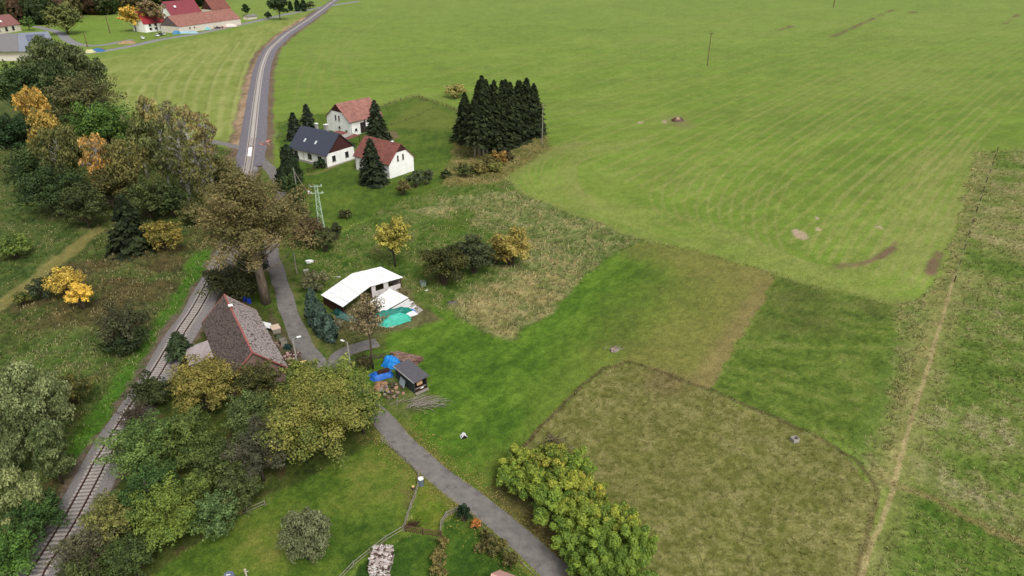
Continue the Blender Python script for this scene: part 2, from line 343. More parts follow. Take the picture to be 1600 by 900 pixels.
for r0 in (7, 9.2, 11, 13.5):
    X, Y = G(745, 640); rr = np.hypot(GX - X, GY - Y - 4); lay(zl * .25 * (1 - smooth(.2, .5, np.abs(rr - r0 * 1.0))) * con(n_mid, .4, .6), srgb(52, 86, 26)[None])
d = dist_line(WX, WY, GP([(765, 745), (830, 665), (905, 585), (965, 555)]), 6); lay(zl * .5 * (1 - smooth(.6, 1.8, d)), srgb(104, 128, 50)[None])
# dark plot
put(10, zone([(1213, 434), (1330, 462), (1405, 478), (1398, 560), (1385, 640), (1352, 712), (1290, 685), (1195, 645), (1108, 607), (1165, 520)], .5),
    [(66, 88, 32), (84, 108, 40), (102, 120, 52), (116, 124, 66)], .10, .12, .45 * con(wave(-.35, 1.6, 3, 71)) + .3 * con(n_sm) + .25 * con(n_fi))
lay(.5 * zone([(1213, 434), (1330, 462), (1405, 478), (1390, 520), (1180, 520)], 4) * con(n_mid, .3, .6), ramp(n_sm, srgb(58, 68, 34), srgb(86, 86, 46)))
# pale strip beside the right hand fence
put(11, zone([(1520, 240), (1600, 232), (1582, 330), (1500, 445), (1440, 600), (1405, 760), (1378, 770), (1352, 712), (1385, 640), (1398, 560), (1405, 478), (1440, 470), (1470, 425), (1500, 340)], .8),
    [(84, 100, 46), (108, 118, 60), (134, 132, 80), (156, 146, 100)], .22, .7, rough_n)
d = dist_line(WX, WY, GP([(1440, 480), (1402, 560), (1372, 660), (1362, 720)]), 6); lay(.35 * (1 - smooth(1, 2.4, d)), ramp(n_sm, srgb(88, 118, 52), srgb(108, 132, 66)))
# rough pasture on the right
RIGHT = [(1560, 236), (1900, 225), (2300, 1100), (1340, 1100), (1352, 900), (1402, 755), (1440, 610), (1492, 440), (1530, 330)]
put(12, zone(RIGHT, .8), [(72, 96, 38), (92, 116, 48), (118, 127, 70), (152, 147, 106)], .24, .5, np.clip(rough_n * .75 + .45 * con(n_mid, .35, .75) - .08, 0, 1))
lay(.7 * zone([(1410, 765), (1500, 800), (1600, 855), (1700, 1000), (1350, 1000), (1370, 870)], 2), ramp(rough_n, srgb(54, 92, 26), srgb(96, 122, 48)))
lay(.55 * zone([(1545, 250), (1700, 245), (1700, 430), (1500, 470), (1510, 400)], 4) * con(n_mid, .3, .6), ramp(rough_n, srgb(104, 104, 58), srgb(170, 156, 110)))
d = dist_line(WX, WY, GP([(1395, 758), (1450, 775), (1520, 812), (1600, 850), (1700, 900)]), 6); lay(.8 * (1 - smooth(.3, 1.0, d)), ramp(n_sm, srgb(108, 100, 56), srgb(142, 128, 82))); HT[d < 1.5] = 0
# brown pasture
PAST = [(985, 568), (1012, 576), (1105, 610), (1195, 648), (1290, 690), (1340, 722), (1372, 768), (1356, 850), (1340, 900), (1325, 1000), (900, 1000), (800, 760), (820, 693), (862, 652), (907, 606), (962, 568)]
put(13, zone(PAST, .3), [(96, 99, 44), (109, 110, 56), (122, 120, 70), (137, 132, 84)], .08, .3, .2 * con(wave(-.6, 2.0, 2, 81)) + .3 * con(n_sm) + .5 * con(n_fi))
lay(.5 * zone([(770, 745), (830, 690), (1000, 640), (1100, 700), (1050, 830), (900, 720)], 8) * con(n_mid, .3, .6), ramp(n_fi, srgb(86, 90, 40), srgb(118, 112, 62)))
X, Y = G(1043, 597); lay(.32 * (1 - smooth(1, 6, np.hypot(WX - X, WY - Y))), srgb(118, 88, 74)[None])
BANK = [(800, 712), (820, 692), (862, 650), (907, 604), (945, 575), (985, 566), (1012, 574), (1105, 608), (1195, 646), (1290, 688), (1335, 718), (1371, 766), (1368, 790), (1352, 850), (1338, 905), (1325, 960)]
dB = dist_line(GX + wob(2, .8, 90), GY + wob(2, .8, 91), GP(BANK), 6)
lay(.75 * (1 - smooth(.12, .55, dB)), ramp(n_fi, srgb(58, 46, 32), srgb(112, 94, 68)))
GARDENLINE = GP([(595, 166), (650, 151), (690, 163), (722, 176)])
d = dist_line(WX, WY, GARDENLINE, 6); lay(.6 * (1 - smooth(.4, 1.4, d)), srgb(84, 70, 48)[None])
PATH = GP([(1492, 432), (1470, 505), (1445, 590), (1425, 650), (1403, 735), (1388, 790), (1364, 845), (1346, 905), (1330, 960)])
d = dist_line(GX + wob(2, .5, 93), GY, PATH, 6); lay(.9 * (1 - smooth(.15, .42, d)), ramp(n_fi, srgb(140, 122, 86), srgb(186, 166, 124))); HT[d < 1.2] *= .2; TUFT[d < 1.2] *= .3
d = dist_line(GX, GY, PATH, 9); lay(.35 * (1 - smooth(1, 4, d)), srgb(142, 138, 84)[None])
# yards and gardens at the bottom
put(2, zone([(330, 440), (400, 380), (425, 400), (440, 470), (470, 540), (520, 590), (600, 660), (590, 700), (380, 800), (330, 835), (250, 900), (60, 1000), (60, 900), (180, 700), (260, 600), (300, 500)]),
    [(44, 56, 24), (60, 76, 30), (76, 88, 38), (82, 72, 46)], .15, .3, rough_n)
lay(.8 * zone([(405, 400), (420, 405), (445, 490), (478, 552), (455, 540), (425, 480), (400, 470)], .6), ramp(n_sm, srgb(48, 82, 24), srgb(78, 104, 36)))
GARD = [(330, 838), (400, 800), (480, 742), (560, 700), (600, 690), (640, 730), (655, 745), (652, 775), (642, 800), (632, 832), (600, 850), (555, 880), (520, 930), (200, 1000), (240, 900), (280, 870)]
put(14, zone(GARD, .4), [(54, 82, 28), (74, 102, 34), (96, 116, 44), (116, 120, 56)], .02, 0, .55 * con(n_mid) + .25 * con(n_sm) + .2 * con(n_fi))
put(14, zone([(560, 882), (600, 852), (634, 832), (690, 842), (690, 820), (712, 805), (728, 800), (760, 830), (800, 870), (840, 905), (850, 1000), (500, 1000)], .3), [(44, 74, 26), (58, 90, 30), (80, 108, 38)], .02, 0)
put(9, zone([(650, 742), (668, 750), (728, 800), (705, 806), (688, 822), (688, 838), (634, 830), (646, 798), (654, 775)], .3), [(66, 96, 26), (88, 112, 34), (112, 122, 48)], .02, 0)
# strip of leaf litter beside the lane, bare earth spots
d = dist_line(GX, GY, LANE, 8); lay(.45 * (1 - smooth(2.0, 3.4, d)) * con(n_fi, .3, .6), ramp(n_fi, srgb(120, 114, 52), srgb(98, 92, 58))); HT[d < 3] = 0; TUFT[d < 3] = 0
lay(.8 * zone([(765, 760), (800, 760), (860, 830), (930, 900), (900, 905), (830, 840)], .8), ramp(n_fi, srgb(78, 66, 44), srgb(104, 92, 56)))
lay(.8 * zone([(655, 478), (672, 486), (690, 498), (640, 512), (600, 520), (520, 520), (520, 495), (600, 440), (640, 455)], .6), ramp(n_fi, srgb(84, 70, 50), srgb(118, 106, 78)))
lay(.7 * zone([(520, 500), (600, 512), (600, 545), (545, 560), (505, 535)], .8), ramp(n_fi, srgb(66, 74, 36), srgb(96, 88, 56)))
lay(.6 * zone([(590, 598), (625, 590), (690, 620), (640, 655), (605, 635)], .8), ramp(n_fi, srgb(78, 82, 46), srgb(116, 110, 74)))
lay(.6 * zone([(625, 765), (648, 762), (642, 790), (628, 795)], .6), srgb(112, 100, 60)[None])
lay(.85 * zone([(600, 205), (618, 205), (622, 216), (604, 222)], .6), srgb(120, 100, 78)[None])
lay(.8 * zone([(425, 480), (450, 520), (482, 570), (440, 575), (420, 530)], .5), ramp(n_fi, srgb(66, 58, 40), srgb(104, 92, 70)))
# earthworks beside the new part of the railway
d = dist_line(WX, WY, RAIL, 14); newr = smooth(185, 205, GY) * (1 - smooth(620, 680, GY))
lay(newr * (1 - smooth(6.0, 7.4, d)) , ramp(.5 * n_sm + .5 * n_mid, srgb(94, 78, 62), srgb(132, 112, 90)))
dl = dist_line(WX, WY, GP([(378, 225), (382, 180), (386, 150), (395, 118), (408, 92), (425, 68), (450, 44), (476, 28)]), 8)
lay(.9 * (1 - smooth(1.6, 3.4, dl)) * con(n_sm, .2, .5), ramp(n_mid, srgb(142, 116, 92), srgb(184, 158, 126)))
lay((1 - newr) * (1 - smooth(2.8, 3.7, d)) * con(n_fi, .1, .4), ramp(n_fi, srgb(92, 80, 68), srgb(122, 106, 92)))
HT[d < 5.5] *= .2; HT[d < 3.6] = 0; TUFT[d < 2.9] = 0
for ln, r in ((FARROAD, 6), (FARLOOP, 6), (BRANCH, 3)): HT[dist_line(GX, GY, ln, 12) < r] = 0
# fine streaks that follow the grass
COLR *= (1 + .18 * (con(n_fi) - .5) * (1 - smooth(120, 260, GY)))[:, None]
lum = COLR @ np.array([.3, .6, .1])
grn = np.clip((COLR[:, 1] - COLR[:, 0]) / (COLR[:, 1] + 1e-6), 0, 1)[:, None]
COLR = COLR * (1 + grn * np.array([[.14, -.02, -.22]])) * .86
lump = .5 * con(n_sm) + .3 * con(n_fi) + .5 * con(wave(-.5, 2.4, 2.6, 31)) - .5
GZ = HT * lump * 1.5 - .02 * (HT > 0.01)
GZ = np.where(HT > 0.001, GZ, 0)
V = np.c_[GX, GY, GZ]
R, Cc = PX.shape
ii = (np.arange(R - 1)[:, None] * Cc + np.arange(Cc - 1)[None]).ravel()
F = np.c_[ii, ii + Cc, ii + Cc + 1, ii + 1][:, ::-1]
fz = ZONE[ii]
ZN = {0: 'far_field', 1: 'hay_field', 2: 'woodland_floor', 3: 'meadow', 4: 'village_green', 5: 'farm_garden', 6: 'rough_verge', 7: 'overgrown_meadow', 8: 'overgrown_bank',
      9: 'mown_lawn', 10: 'green_plot', 11: 'dry_grass_strip', 12: 'rough_pasture', 13: 'brown_pasture', 14: 'garden_lawn'}
for z, nm in ZN.items():
    f_ = F[fz == z]
    if not len(f_): continue
    u, inv = np.unique(f_, return_inverse=True)
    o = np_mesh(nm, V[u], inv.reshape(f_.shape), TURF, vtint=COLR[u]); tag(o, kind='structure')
    o.data.shade_smooth()
g = MB().box((0, 4000, -1.6), (24000, 24000, .2)).build('ground', mat('deep_ground', (110, 128, 62), .95)); tag(g, kind='structure')

# ragged margins where two kinds of grass meet
Zg = ZONE.reshape(R, Cc); bd = np.zeros((R, Cc), bool)
bd[:, 1:] |= Zg[:, 1:] != Zg[:, :-1]; bd[1:] |= Zg[1:] != Zg[:-1]
b2 = bd.copy(); b2[:, :-1] |= bd[:, 1:]; b2[:-1] |= bd[1:]
b2 = b2.ravel() & (TUFT > -1) & (dist_line(GX, GY, RAIL, 6) > 4) & (dist_line(GX, GY, LANE, 6) > 2.2) & (n_sm > .42)
TUFT = np.where(b2, np.maximum(TUFT, .45), TUFT)
# tall grass tufts on the rough ground
cell = np.zeros(R * Cc); yy, xx = np.divmod(ii, Cc)
area = np.abs((GX[ii + 1] - GX[ii]) * (GY[ii + Cc] - GY[ii]))
inview = (PX.ravel()[ii] > -60) & (PX.ravel()[ii] < 1660) & (PY.ravel()[ii] > 190) & (PY.ravel()[ii] < 960)
prob = np.clip(TUFT[ii] * np.clip(area, .02, 4) * 17, 0, 1) * inview * (.12 + 1.0 * con(n_sm[ii], .45, .65) * (.4 + .6 * con(n_mid[ii])))
bankp = (dB[ii] < .5) * inview * .35
pick = rng.random(len(ii)) < np.maximum(prob, bankp)
pi_ = ii[pick]; n = len(pi_)
bx_ = GX[pi_] + rng.normal(0, .12, n); by_ = GY[pi_] + rng.normal(0, .15, n); bz_ = GZ[pi_]
VV = []; CCs = []
NB = 4
hsc = np.clip(by_ / 90, .8, 2.2)
ismoved = rng.random(n)
for k in range(NB):
    an = rng.random(n) * 6.28; le = rng.random(n) * .5 + .1
    hh = (rng.random(n) * .22 + .16) * (.3 + 1.1 * TUFT[pi_] ) * hsc ** .3; wd = .055 * hsc * (1 + rng.random(n))
    dx, dy = np.cos(an), np.sin(an)
    r0 = .12 * hsc
    b0 = np.c_[bx_ + dx * r0 - dy * wd, by_ + dy * r0 + dx * wd, bz_ - .05]; b1 = np.c_[bx_ + dx * r0 + dy * wd, by_ + dy * r0 - dx * wd, bz_ - .05]
    tp = np.c_[bx_ + dx * (r0 + le * hh * 1.5) + .15 * hh, by_ + dy * (r0 + le * hh * 1.5), bz_ + hh]
    VV.append(np.stack([b0, b1, tp], 1))
    st = (rng.random((n, 1)) < .45 * con(n_mid[pi_])[:, None] + .1) * .55 * (TUFT[pi_] > .3)[:, None]
    c = (COLR[pi_] * (1 - st) + srgb(176, 166, 122)[None] * st) * (.85 + .55 * rng.random((n, 1))) * (1 + .25 * (ismoved[:, None] - .5) * np.array([1.2, .9, .6])); CCs.append(c)
VV = np.concatenate(VV).reshape(-1, 3); CCs = np.concatenate(CCs)
print('tufts', n)
o = np_mesh('tall_grass', VV, np.arange(len(VV)).reshape(-1, 3), BLADE, tint=CCs); tag(o, 'tall rough grass and weeds on the unmown ground', 'grass', kind='stuff')

# ------------------------------------------------------------------ ribbons: roads and railway bed
def frame_of(P):
    T = np.gradient(P, axis=0); T /= np.linalg.norm(T, axis=1)[:, None]; return T, np.c_[-T[:, 1], T[:, 0]]
def ribbon(name, P, prof, m, wobble=.0, seed=0, kind='structure', parent=None, tint=None):
    T, Nn = frame_of(P); n = len(P); k = len(prof); V = np.zeros((n, k, 3))
    wv = (vn(np.arange(n) * .45, np.zeros(n), seed) - .5) * 2 * wobble; wv2 = (vn(np.arange(n) * .45, np.zeros(n) + 5, seed) - .5) * 2 * wobble
    for j, (o_, z) in enumerate(prof):
        ex = wv if o_ < 0 else wv2
        if 0 < j < k - 1: ex = ex * 0
        V[:, j, :2] = P + Nn * (o_ + ex)[:, None] if np.ndim(ex) else P + Nn * o_; V[:, j, 2] = z
    idx = np.arange(n * k).reshape(n, k); F = np.stack([idx[:-1, :-1], idx[:-1, 1:], idx[1:, 1:], idx[1:, :-1]], -1).reshape(-1, 4)
    ob = np_mesh(name, V.reshape(-1, 3), F, m, parent=parent)
    if (ob.data.polygons[0].normal.z < 0):
        ob.data.flip_normals()
    if kind: ob['kind'] = kind
    return ob
ASPH = mat('asphalt', (128, 123, 118), .85, .15, .9, .3, c2=(106, 102, 99), bscale=12)
_t = ASPH.node_tree; _p = _t.nodes['Principled BSDF']; _src = _p.inputs['Base Color'].links[0].from_socket
_n = _t.nodes.new('ShaderNodeTexNoise'); _n.inputs['Scale'].default_value = .42; _n.inputs['Detail'].default_value = 9; _n.inputs['Roughness'].default_value = .72
_tc = _t.nodes.new('ShaderNodeTexCoord'); _t.links.new(_tc.outputs['Object'], _n.inputs['Vector'])
_r = _t.nodes.new('ShaderNodeMapRange'); _r.inputs[1].default_value = .56; _r.inputs[2].default_value = .62; _r.inputs[3].default_value = 1.0; _r.inputs[4].default_value = .74; _t.links.new(_n.outputs[0], _r.inputs[0])
_v = _t.nodes.new('ShaderNodeVectorMath'); _v.operation = 'SCALE'; _t.links.new(_src, _v.inputs[0]); _t.links.new(_r.outputs[0], _v.inputs['Scale']); _t.links.new(_v.outputs[0], _p.inputs['Base Color'])
ASPHF = mat('far_asphalt', (132, 130, 132), .85, .1, .3)
GRAV = mat('ballast', (150, 146, 144), .95, .4, 5, 1.0, c2=(98, 94, 94), bscale=14)
GRAVD = mat('old_ballast', (152, 146, 144), .95, .4, 5, 1.0, c2=(112, 106, 104), bscale=14)
GRAVN = mat('new_ballast', (126, 123, 128), .95, .4, 2, .6, c2=(92, 88, 94), bscale=8)
ribbon('lane', LANE, [(-1.6, -.03), (-1.4, .045), (0, .075), (1.4, .045), (1.6, -.03)], ASPH, .32, 3)
ribbon('side_lane', BRANCH, [(-1.5, -.03), (-1.35, .035), (0, .055), (1.35, .035), (1.5, -.03)], ASPH, .15, 4)
ribbon('village_road', FARROAD, [(-3.4, -.03), (-3.2, .06), (0, .1), (3.2, .06), (3.4, -.03)], ASPHF, .2, 5)
ribbon('village_loop', FARLOOP, [(-3, -.03), (-2.8, .05), (0, .09), (2.8, .05), (3, -.03)], ASPHF, .2, 6)
rl = np.r_[0, np.cumsum(np.linalg.norm(np.diff(RAIL, axis=0), axis=1))]
cut = int(np.argmax(RAIL[:, 1] > 190))
bed = ribbon('railway_bed', RAIL[:cut + 1], [(-2.7, -.06), (-1.9, .36), (-1.3, .42), (1.3, .42), (1.9, .36), (2.7, -.06)], GRAVD, .25, 8)
bed2 = ribbon('new_railway_bed', RAIL[cut:], [(-4.6, -.06), (-3.6, .25), (-1.6, .42), (1.6, .42), (3.2, .25), (4.0, -.06)], GRAVN, .25, 9)
# sleepers one by one in the near part, rails
SLEEP = mat('concrete_sleeper', (186, 178, 170), .9, .25, 3, .2, c2=(140, 130, 122))
RUST = mat('rusty_rail', (82, 58, 52), .6, .3, 5, metal=.3)
fine = spline(GP(RAIL_PX), .3)
fl = np.r_[0, np.cumsum(np.linalg.norm(np.diff(fine, axis=0), axis=1))]
def at_len(s):
    p = np.array([np.interp(s, fl, fine[:, 0]), np.interp(s, fl, fine[:, 1])]); q = np.array([np.interp(s + .5, fl, fine[:, 0]), np.interp(s + .5, fl, fine[:, 1])])
    t = q - p; return p, math.atan2(t[1], t[0])
sl = MB()
sl.prism([(-.13, 0), (.13, 0), (.10, .10), (-.10, .10)], -1.22, 1.22, 'x')
sl0 = sl.build('sleeper', SLEEP, bed)
s0 = float(np.interp(44, fine[:, 1], fl)); first = True; cnt = 0; s = s0
while cnt < 290:
    p, an = at_len(s); o = sl0 if first else sl0.copy()
    if not first: col.objects.link(o)
    o.parent = bed; o.location = (p[0], p[1], .40 + random.uniform(-.01, .01)); o.rotation_euler = (0, 0, an + math.pi / 2 + random.uniform(-.02, .02)); first = False; cnt += 1; s += .62
Q = []
while s < fl[-1] - 2:
    p, an = at_len(s); c, s_ = math.cos(an), math.sin(an)
    for a_, b_ in ((-.2, -1.3), (.2, -1.3), (.2, 1.3), (-.2, 1.3)): Q.append((p[0] + a_ * c - b_ * s_, p[1] + a_ * s_ + b_ * c, .49))
    for a_, b_ in ((-.2, -1.3), (.2, -1.3), (.2, 1.3), (-.2, 1.3)): Q.append((p[0] + a_ * c - b_ * s_, p[1] + a_ * s_ + b_ * c, .36))
    s += .62
Q = np.array(Q); m8 = np.arange(0, len(Q), 8)[:, None]
FF = np.concatenate([m8 + np.array([f]) for f in ([0, 1, 2, 3], [4, 5, 1, 0], [5, 6, 2, 1], [6, 7, 3, 2], [7, 4, 0, 3])])
o = np_mesh('far_sleepers', Q, FF, mat('new_sleeper', (176, 170, 164), .9, .1, 3), parent=bed2); o['kind'] = 'stuff'
RF = spline(GP(RAIL_PX), 1.0)
cf = int(np.argmax(RF[:, 1] > 190))
for P_, par in ((RF[:cf + 1], bed), (RF[cf:], bed2)):
    T, Nn = frame_of(P_)
    for sgn in (-1, 1):
        c_ = P_ + Nn * sgn * .75
        ribbon('rail', c_, [(-.09, .50), (-.05, .54), (-.04, .66), (.04, .66), (.05, .54), (.09, .50)], RUST, kind=None, parent=par)
XP = thing('level_crossing', 'white decking panel laid between the rails of the level crossing', 'level crossing', G(391, 240), 0)
an = at_len(float(np.interp(G(391, 241)[1], fine[:, 1], fl)))[1]; XP.rotation_euler = (0, 0, an)
for k in range(4): MB().box((-3.6 + 2.4 * k, 0, .60), (2.36, 1.15, .12)).build('deck_panel', BRIGHT, XP)

# ------------------------------------------------------------------ trees
def quads(cen, nrm, size, asp=1.6, droop=None):
    n = len(cen); nrm = nrm / (np.linalg.norm(nrm, axis=1)[:, None] + 1e-9)
    r = rng.normal(size=(n, 3)) if droop is None else droop
    u = np.cross(nrm, r); u /= (np.linalg.norm(u, axis=1)[:, None] + 1e-9); v = np.cross(nrm, u)
    s = (size * (.65 + .7 * rng.random(n)))[:, None]
    if droop is not None: u, v = v, u
    V = np.stack([cen + u * s * asp / 2, cen + v * s * .5 + u * s * .1, cen - u * s * asp / 2, cen - v * s * .5 - u * s * .1], 1).reshape(-1, 3)
    return V, np.arange(n * 4).reshape(-1, 4)
def sph(n):
    d = rng.normal(size=(n, 3)); return d / np.linalg.norm(d, axis=1)[:, None]
def pt(c): return srgb(*c)
def leafcol(n, clump, base, base2, mixp):
    c1, c2 = pt(base), pt(base2)
    t = np.clip(mixp[clump] + rng.normal(0, .18, n), 0, 1)[:, None]; c = c1 * (1 - t) + c2 * t
    c = c * .86 + (c @ np.array([.3, .6, .1]))[:, None] * .14
    return c * (.72 + .56 * rng.random((n, 1))) * 1.08
def tree(kind, px, py, h, wpx, c, label, c2=None, tmul=1.0, name=None, cb=None, dens=1.0, cat='tree', group=None, bark=None, base=None, hfac=1.0):
    X, Y = G(px, py, h) if base is None else G(*base)
    zc = h * .6; sp = ppm(X, Y, zc); wd = wpx / sp; R_ = wd / 2
    if kind == 'shrub': h *= 1.12; R_ *= 1.08
    lift = np.array({'birch': (1.18, 1.14, 1.0), 'willow': (1.16, 1.13, 1.0), 'spruce': (1.2, 1.14, 1.0), 'broad': (1.18, 1.2, 1.0)}.get(kind, (1, 1, 1))); c = tuple(np.minimum(255, np.array(c) * lift)); c2 = tuple(np.minimum(255, np.array(c2) * lift)) if c2 else None
    c2 = c2 or tuple(int(v * .72) for v in c)
    nm = name or {'spruce': 'spruce_tree', 'shrub': 'shrub', 'thuja': 'conifer', 'birch': 'birch_tree', 'sparse': 'thin_tree', 'clump': 'leafy_shrub'}.get(kind, 'tree')
    root = thing(nm, label, cat, (X, Y, 0), random.uniform(0, 6.28), group)
    B = MB(); ls = max(2.25 / sp, .08)
    cbf = cb if cb is not None else {'broad': .22, 'birch': .22, 'shrub': .02, 'sparse': .3, 'spruce': .06, 'thuja': .0, 'clump': .05, 'willow': .12}[kind]
    z0 = cbf * h; rz = (h - z0) / 2; zm = z0 + rz
    areap = wpx * (2 * rz * sp * .85)
    if kind in ('spruce', 'thuja'):
        nl = int(min(14000, max(600, areap * 1.9 * dens))); ls = max(3.3 / sp, .12); R_ *= (1.28 if kind == 'spruce' else 1.05) * random.uniform(.9, 1.1)
        t = rng.random(nl) ** .75 if kind == 'spruce' else rng.random(nl)
        tiers = max(8, int(h * 1.5)); tq = (np.floor((1 - t) * tiers) + .0 + .35 * rng.random(nl)) / tiers if kind == 'spruce' else 1 - t
        if kind == 'spruce': prof = np.clip((1 - tq), 0, 1) ** .85 * (.9 + .0 * tq) + .02
        else: prof = np.sin(np.clip(tq * .93 + .07, 0, 1) * math.pi) ** .5 * .9 + .05
        nbr = 11; br = rng.integers(0, nbr, nl); ti = np.floor(tq * tiers).astype(int)
        ang = (br + hsh(ti, br, 5) * .8 + ti * .37) * 2 * math.pi / nbr + rng.normal(0, .10, nl)
        brl = (.62 + .56 * hsh(ti, br, int(R_ * 977) % 9999))
        s = 1 - rng.random(nl) ** 1.6 * .8
        rad = R_ * prof * brl * s
        z = z0 + tq * (h - z0) - rad * .25 + rng.normal(0, .06, nl)
        cen = np.c_[np.cos(ang) * rad, np.sin(ang) * rad, np.clip(z, .1, h)]
        d = np.c_[np.cos(ang), np.sin(ang), np.full(nl, -.35 if kind == 'spruce' else 1.0)] + rng.normal(0, .25, (nl, 3))
        nr = np.c_[np.cos(ang) * .5, np.sin(ang) * .5, np.ones(nl)] + rng.normal(0, .35, (nl, 3))
        if kind == 'thuja': nr = np.c_[np.cos(ang), np.sin(ang), np.full(nl, .3)] + rng.normal(0, .4, (nl, 3))
        V, F = quads(cen, nr, np.full(nl, ls), 2.1, droop=d)
        mixp = hsh(np.arange(tiers * nbr + 20), np.zeros(tiers * nbr + 20, int), 3)
        cc = leafcol(nl, np.clip(ti * nbr + br, 0, tiers * nbr + 19), c, c2, mixp)
        np_mesh('crown', V, F, NEEDLE, tint=cc, parent=root)
        B.tube([(0, 0, -.1), (0, 0, h * .5), (0, 0, h * .96)], [h * .014 + .06, h * .009 + .03, .03], 7)
        B.build('trunk', bark or BARK, root, True); return root
    # deciduous
    nl = int(min(36000, max(420, areap * {'broad': 1.55, 'birch': 1.1, 'shrub': 1.6, 'sparse': .5, 'clump': 1.8, 'willow': 1.4}[kind] * dens)))
    ncl = {'broad': 95, 'birch': 80, 'shrub': 48, 'sparse': 40, 'clump': 46, 'willow': 90}[kind]
    if wpx < 45: ncl = max(10, int(ncl * .5))
    d = sph(ncl * 3); d = d[d[:, 2] > -.55][:ncl]; ncl = len(d)
    rr = (.45 + .55 * rng.random(ncl) ** .6)
    lob = .72 + .48 * rng.random(ncl)
    cen = d * rr[:, None] * lob[:, None] * np.array([R_ * .84, R_ * .84, rz * .84]); cen[:, 2] += zm
    if kind in ('birch', 'willow'):
        tt = rng.random(ncl); tt = np.sort(tt); pr = (.35 + .75 * np.sin(np.clip(1 - tt, .0, 1) ** .8 * math.pi * .9 + .15)) if kind == 'birch' else 1.05 * np.sqrt(np.clip(1 - (tt * 1.9 - .9) ** 2, .04, 1))
        an = rng.random(ncl) * 6.28; rad = R_ * .8 * pr * np.sqrt(rng.random(ncl)) * 1.05
        cen = np.c_[np.cos(an) * rad, np.sin(an) * rad, z0 + (.12 + .84 * tt) * (h - z0)]
    rc = R_ * {'broad': .22, 'birch': .20, 'shrub': .25, 'sparse': .26, 'clump': .20, 'willow': .19}[kind] * (.75 + .5 * rng.random(ncl))
    k = rng.choice(ncl, nl, p=(rc ** 2) / (rc ** 2).sum())
    dd = sph(nl); dd[:, 2] = np.where((dd[:, 2] < -.2) & (rng.random(nl) < .6), -dd[:, 2], dd[:, 2])
    sh = (.55 + .5 * rng.random(nl) ** .7)
    zs = {'broad': .8, 'birch': 1.5, 'shrub': .85, 'sparse': .9, 'clump': .95, 'willow': 1.25}[kind]
    off_ = dd * (rc[k] * sh)[:, None] * np.array([1, 1, zs])
    if kind in ('broad', 'shrub', 'sparse', 'clump'):
        ax_ = cen - np.array([0, 0, zm * .8]); ax_ /= np.linalg.norm(ax_, axis=1)[:, None] + 1e-9
        al = (off_ * ax_[k]).sum(1)[:, None]; off_ = off_ * (.9 if kind == 'shrub' else .78) + ax_[k] * al * (.35 if kind in ('shrub', 'clump') else .95)
    P = cen[k] + off_
    P[:, 2] = np.clip(P[:, 2], .05, None)
    # interior fill so that the crown is not hollow
    ni = int(nl * (.22 if kind in ('broad', 'shrub', 'clump') else .1)); q = rng.choice(nl, ni)
    P[q] = (P[q] - [0, 0, zm]) * (.3 + .6 * rng.random((ni, 1))) + [0, 0, zm]
    if kind in ('birch', 'willow'):
        nr = dd * np.array([1, 1, .3]) + rng.normal(0, .45, (nl, 3)); V, F = quads(P, nr, np.full(nl, ls), 2.0, droop=np.c_[rng.normal(0, .25, (nl, 2)), -np.ones(nl)])
    else:
        nr = dd + np.array([0, 0, .35]) + rng.normal(0, .55, (nl, 3)); V, F = quads(P, nr, np.full(nl, ls), 1.5)
    mixp = rng.random(ncl); cc = leafcol(nl, k, c, c2, mixp)
    V[:, 2] = np.maximum(V[:, 2], .03)
    np_mesh('crown', V, F, LEAF, tint=cc, parent=root)
    bk = bark or BARK
    tr = (h * .013 + .05) * tmul if kind != 'shrub' else h * .012 + .03
    if kind in ('shrub', 'clump'):
        for i in range(0, ncl, 2):
            p = cen[i]; B.tube([(p[0] * .1, p[1] * .1, 0), (p[0] * .5, p[1] * .5, p[2] * .6), tuple(p)], [tr, tr * .6, tr * .25], 5, False)
        B.build('stem', bk, root); return root
    lx, ly = random.uniform(-.03, .03) * h, random.uniform(-.03, .03) * h
    top = zm + rz * .75
    B.tube([(0, 0, -.1), (lx * .3, ly * .3, h * .25), (lx, ly, h * .55), (lx * .5, ly * .5, top)], [tr * 1.25, tr, tr * .6, tr * .15], 8)
    B.build('trunk', bk, root, True); B = MB()
    for i in range(ncl):
        p = cen[i]; zb = max(z0 * .9, min(p[2] - math.hypot(p[0], p[1]) * .8, top * .9)); f_ = zb / max(top, .1)
        st = Vector((lx * f_, ly * f_, zb)); en = Vector(p); md = (st + en) / 2 + Vector((0, 0, -.04 * h if kind in ('broad', 'sparse') else .04 * h)); r_ = tr / tmul * (.34 if dens > .6 else .5)
        B.tube([st, md, en], [r_, r_ * .6, r_ * .2], 5, False)
        if kind == 'sparse' or (kind == 'birch' and dens < .75):
            for _ in range(9):
                e2 = en + Vector(sph(1)[0]) * rc[i] * 1.1; B.tube([md.lerp(en, .6), e2], [max(r_ * .3, .03), .015], 3, False)
    B.build('limb', bk, root, False).name = 'limbs'
    return root

GRGREEN, DKGREEN, MIDG = (92, 104, 66), (52, 68, 36), (72, 98, 38)
T = tree
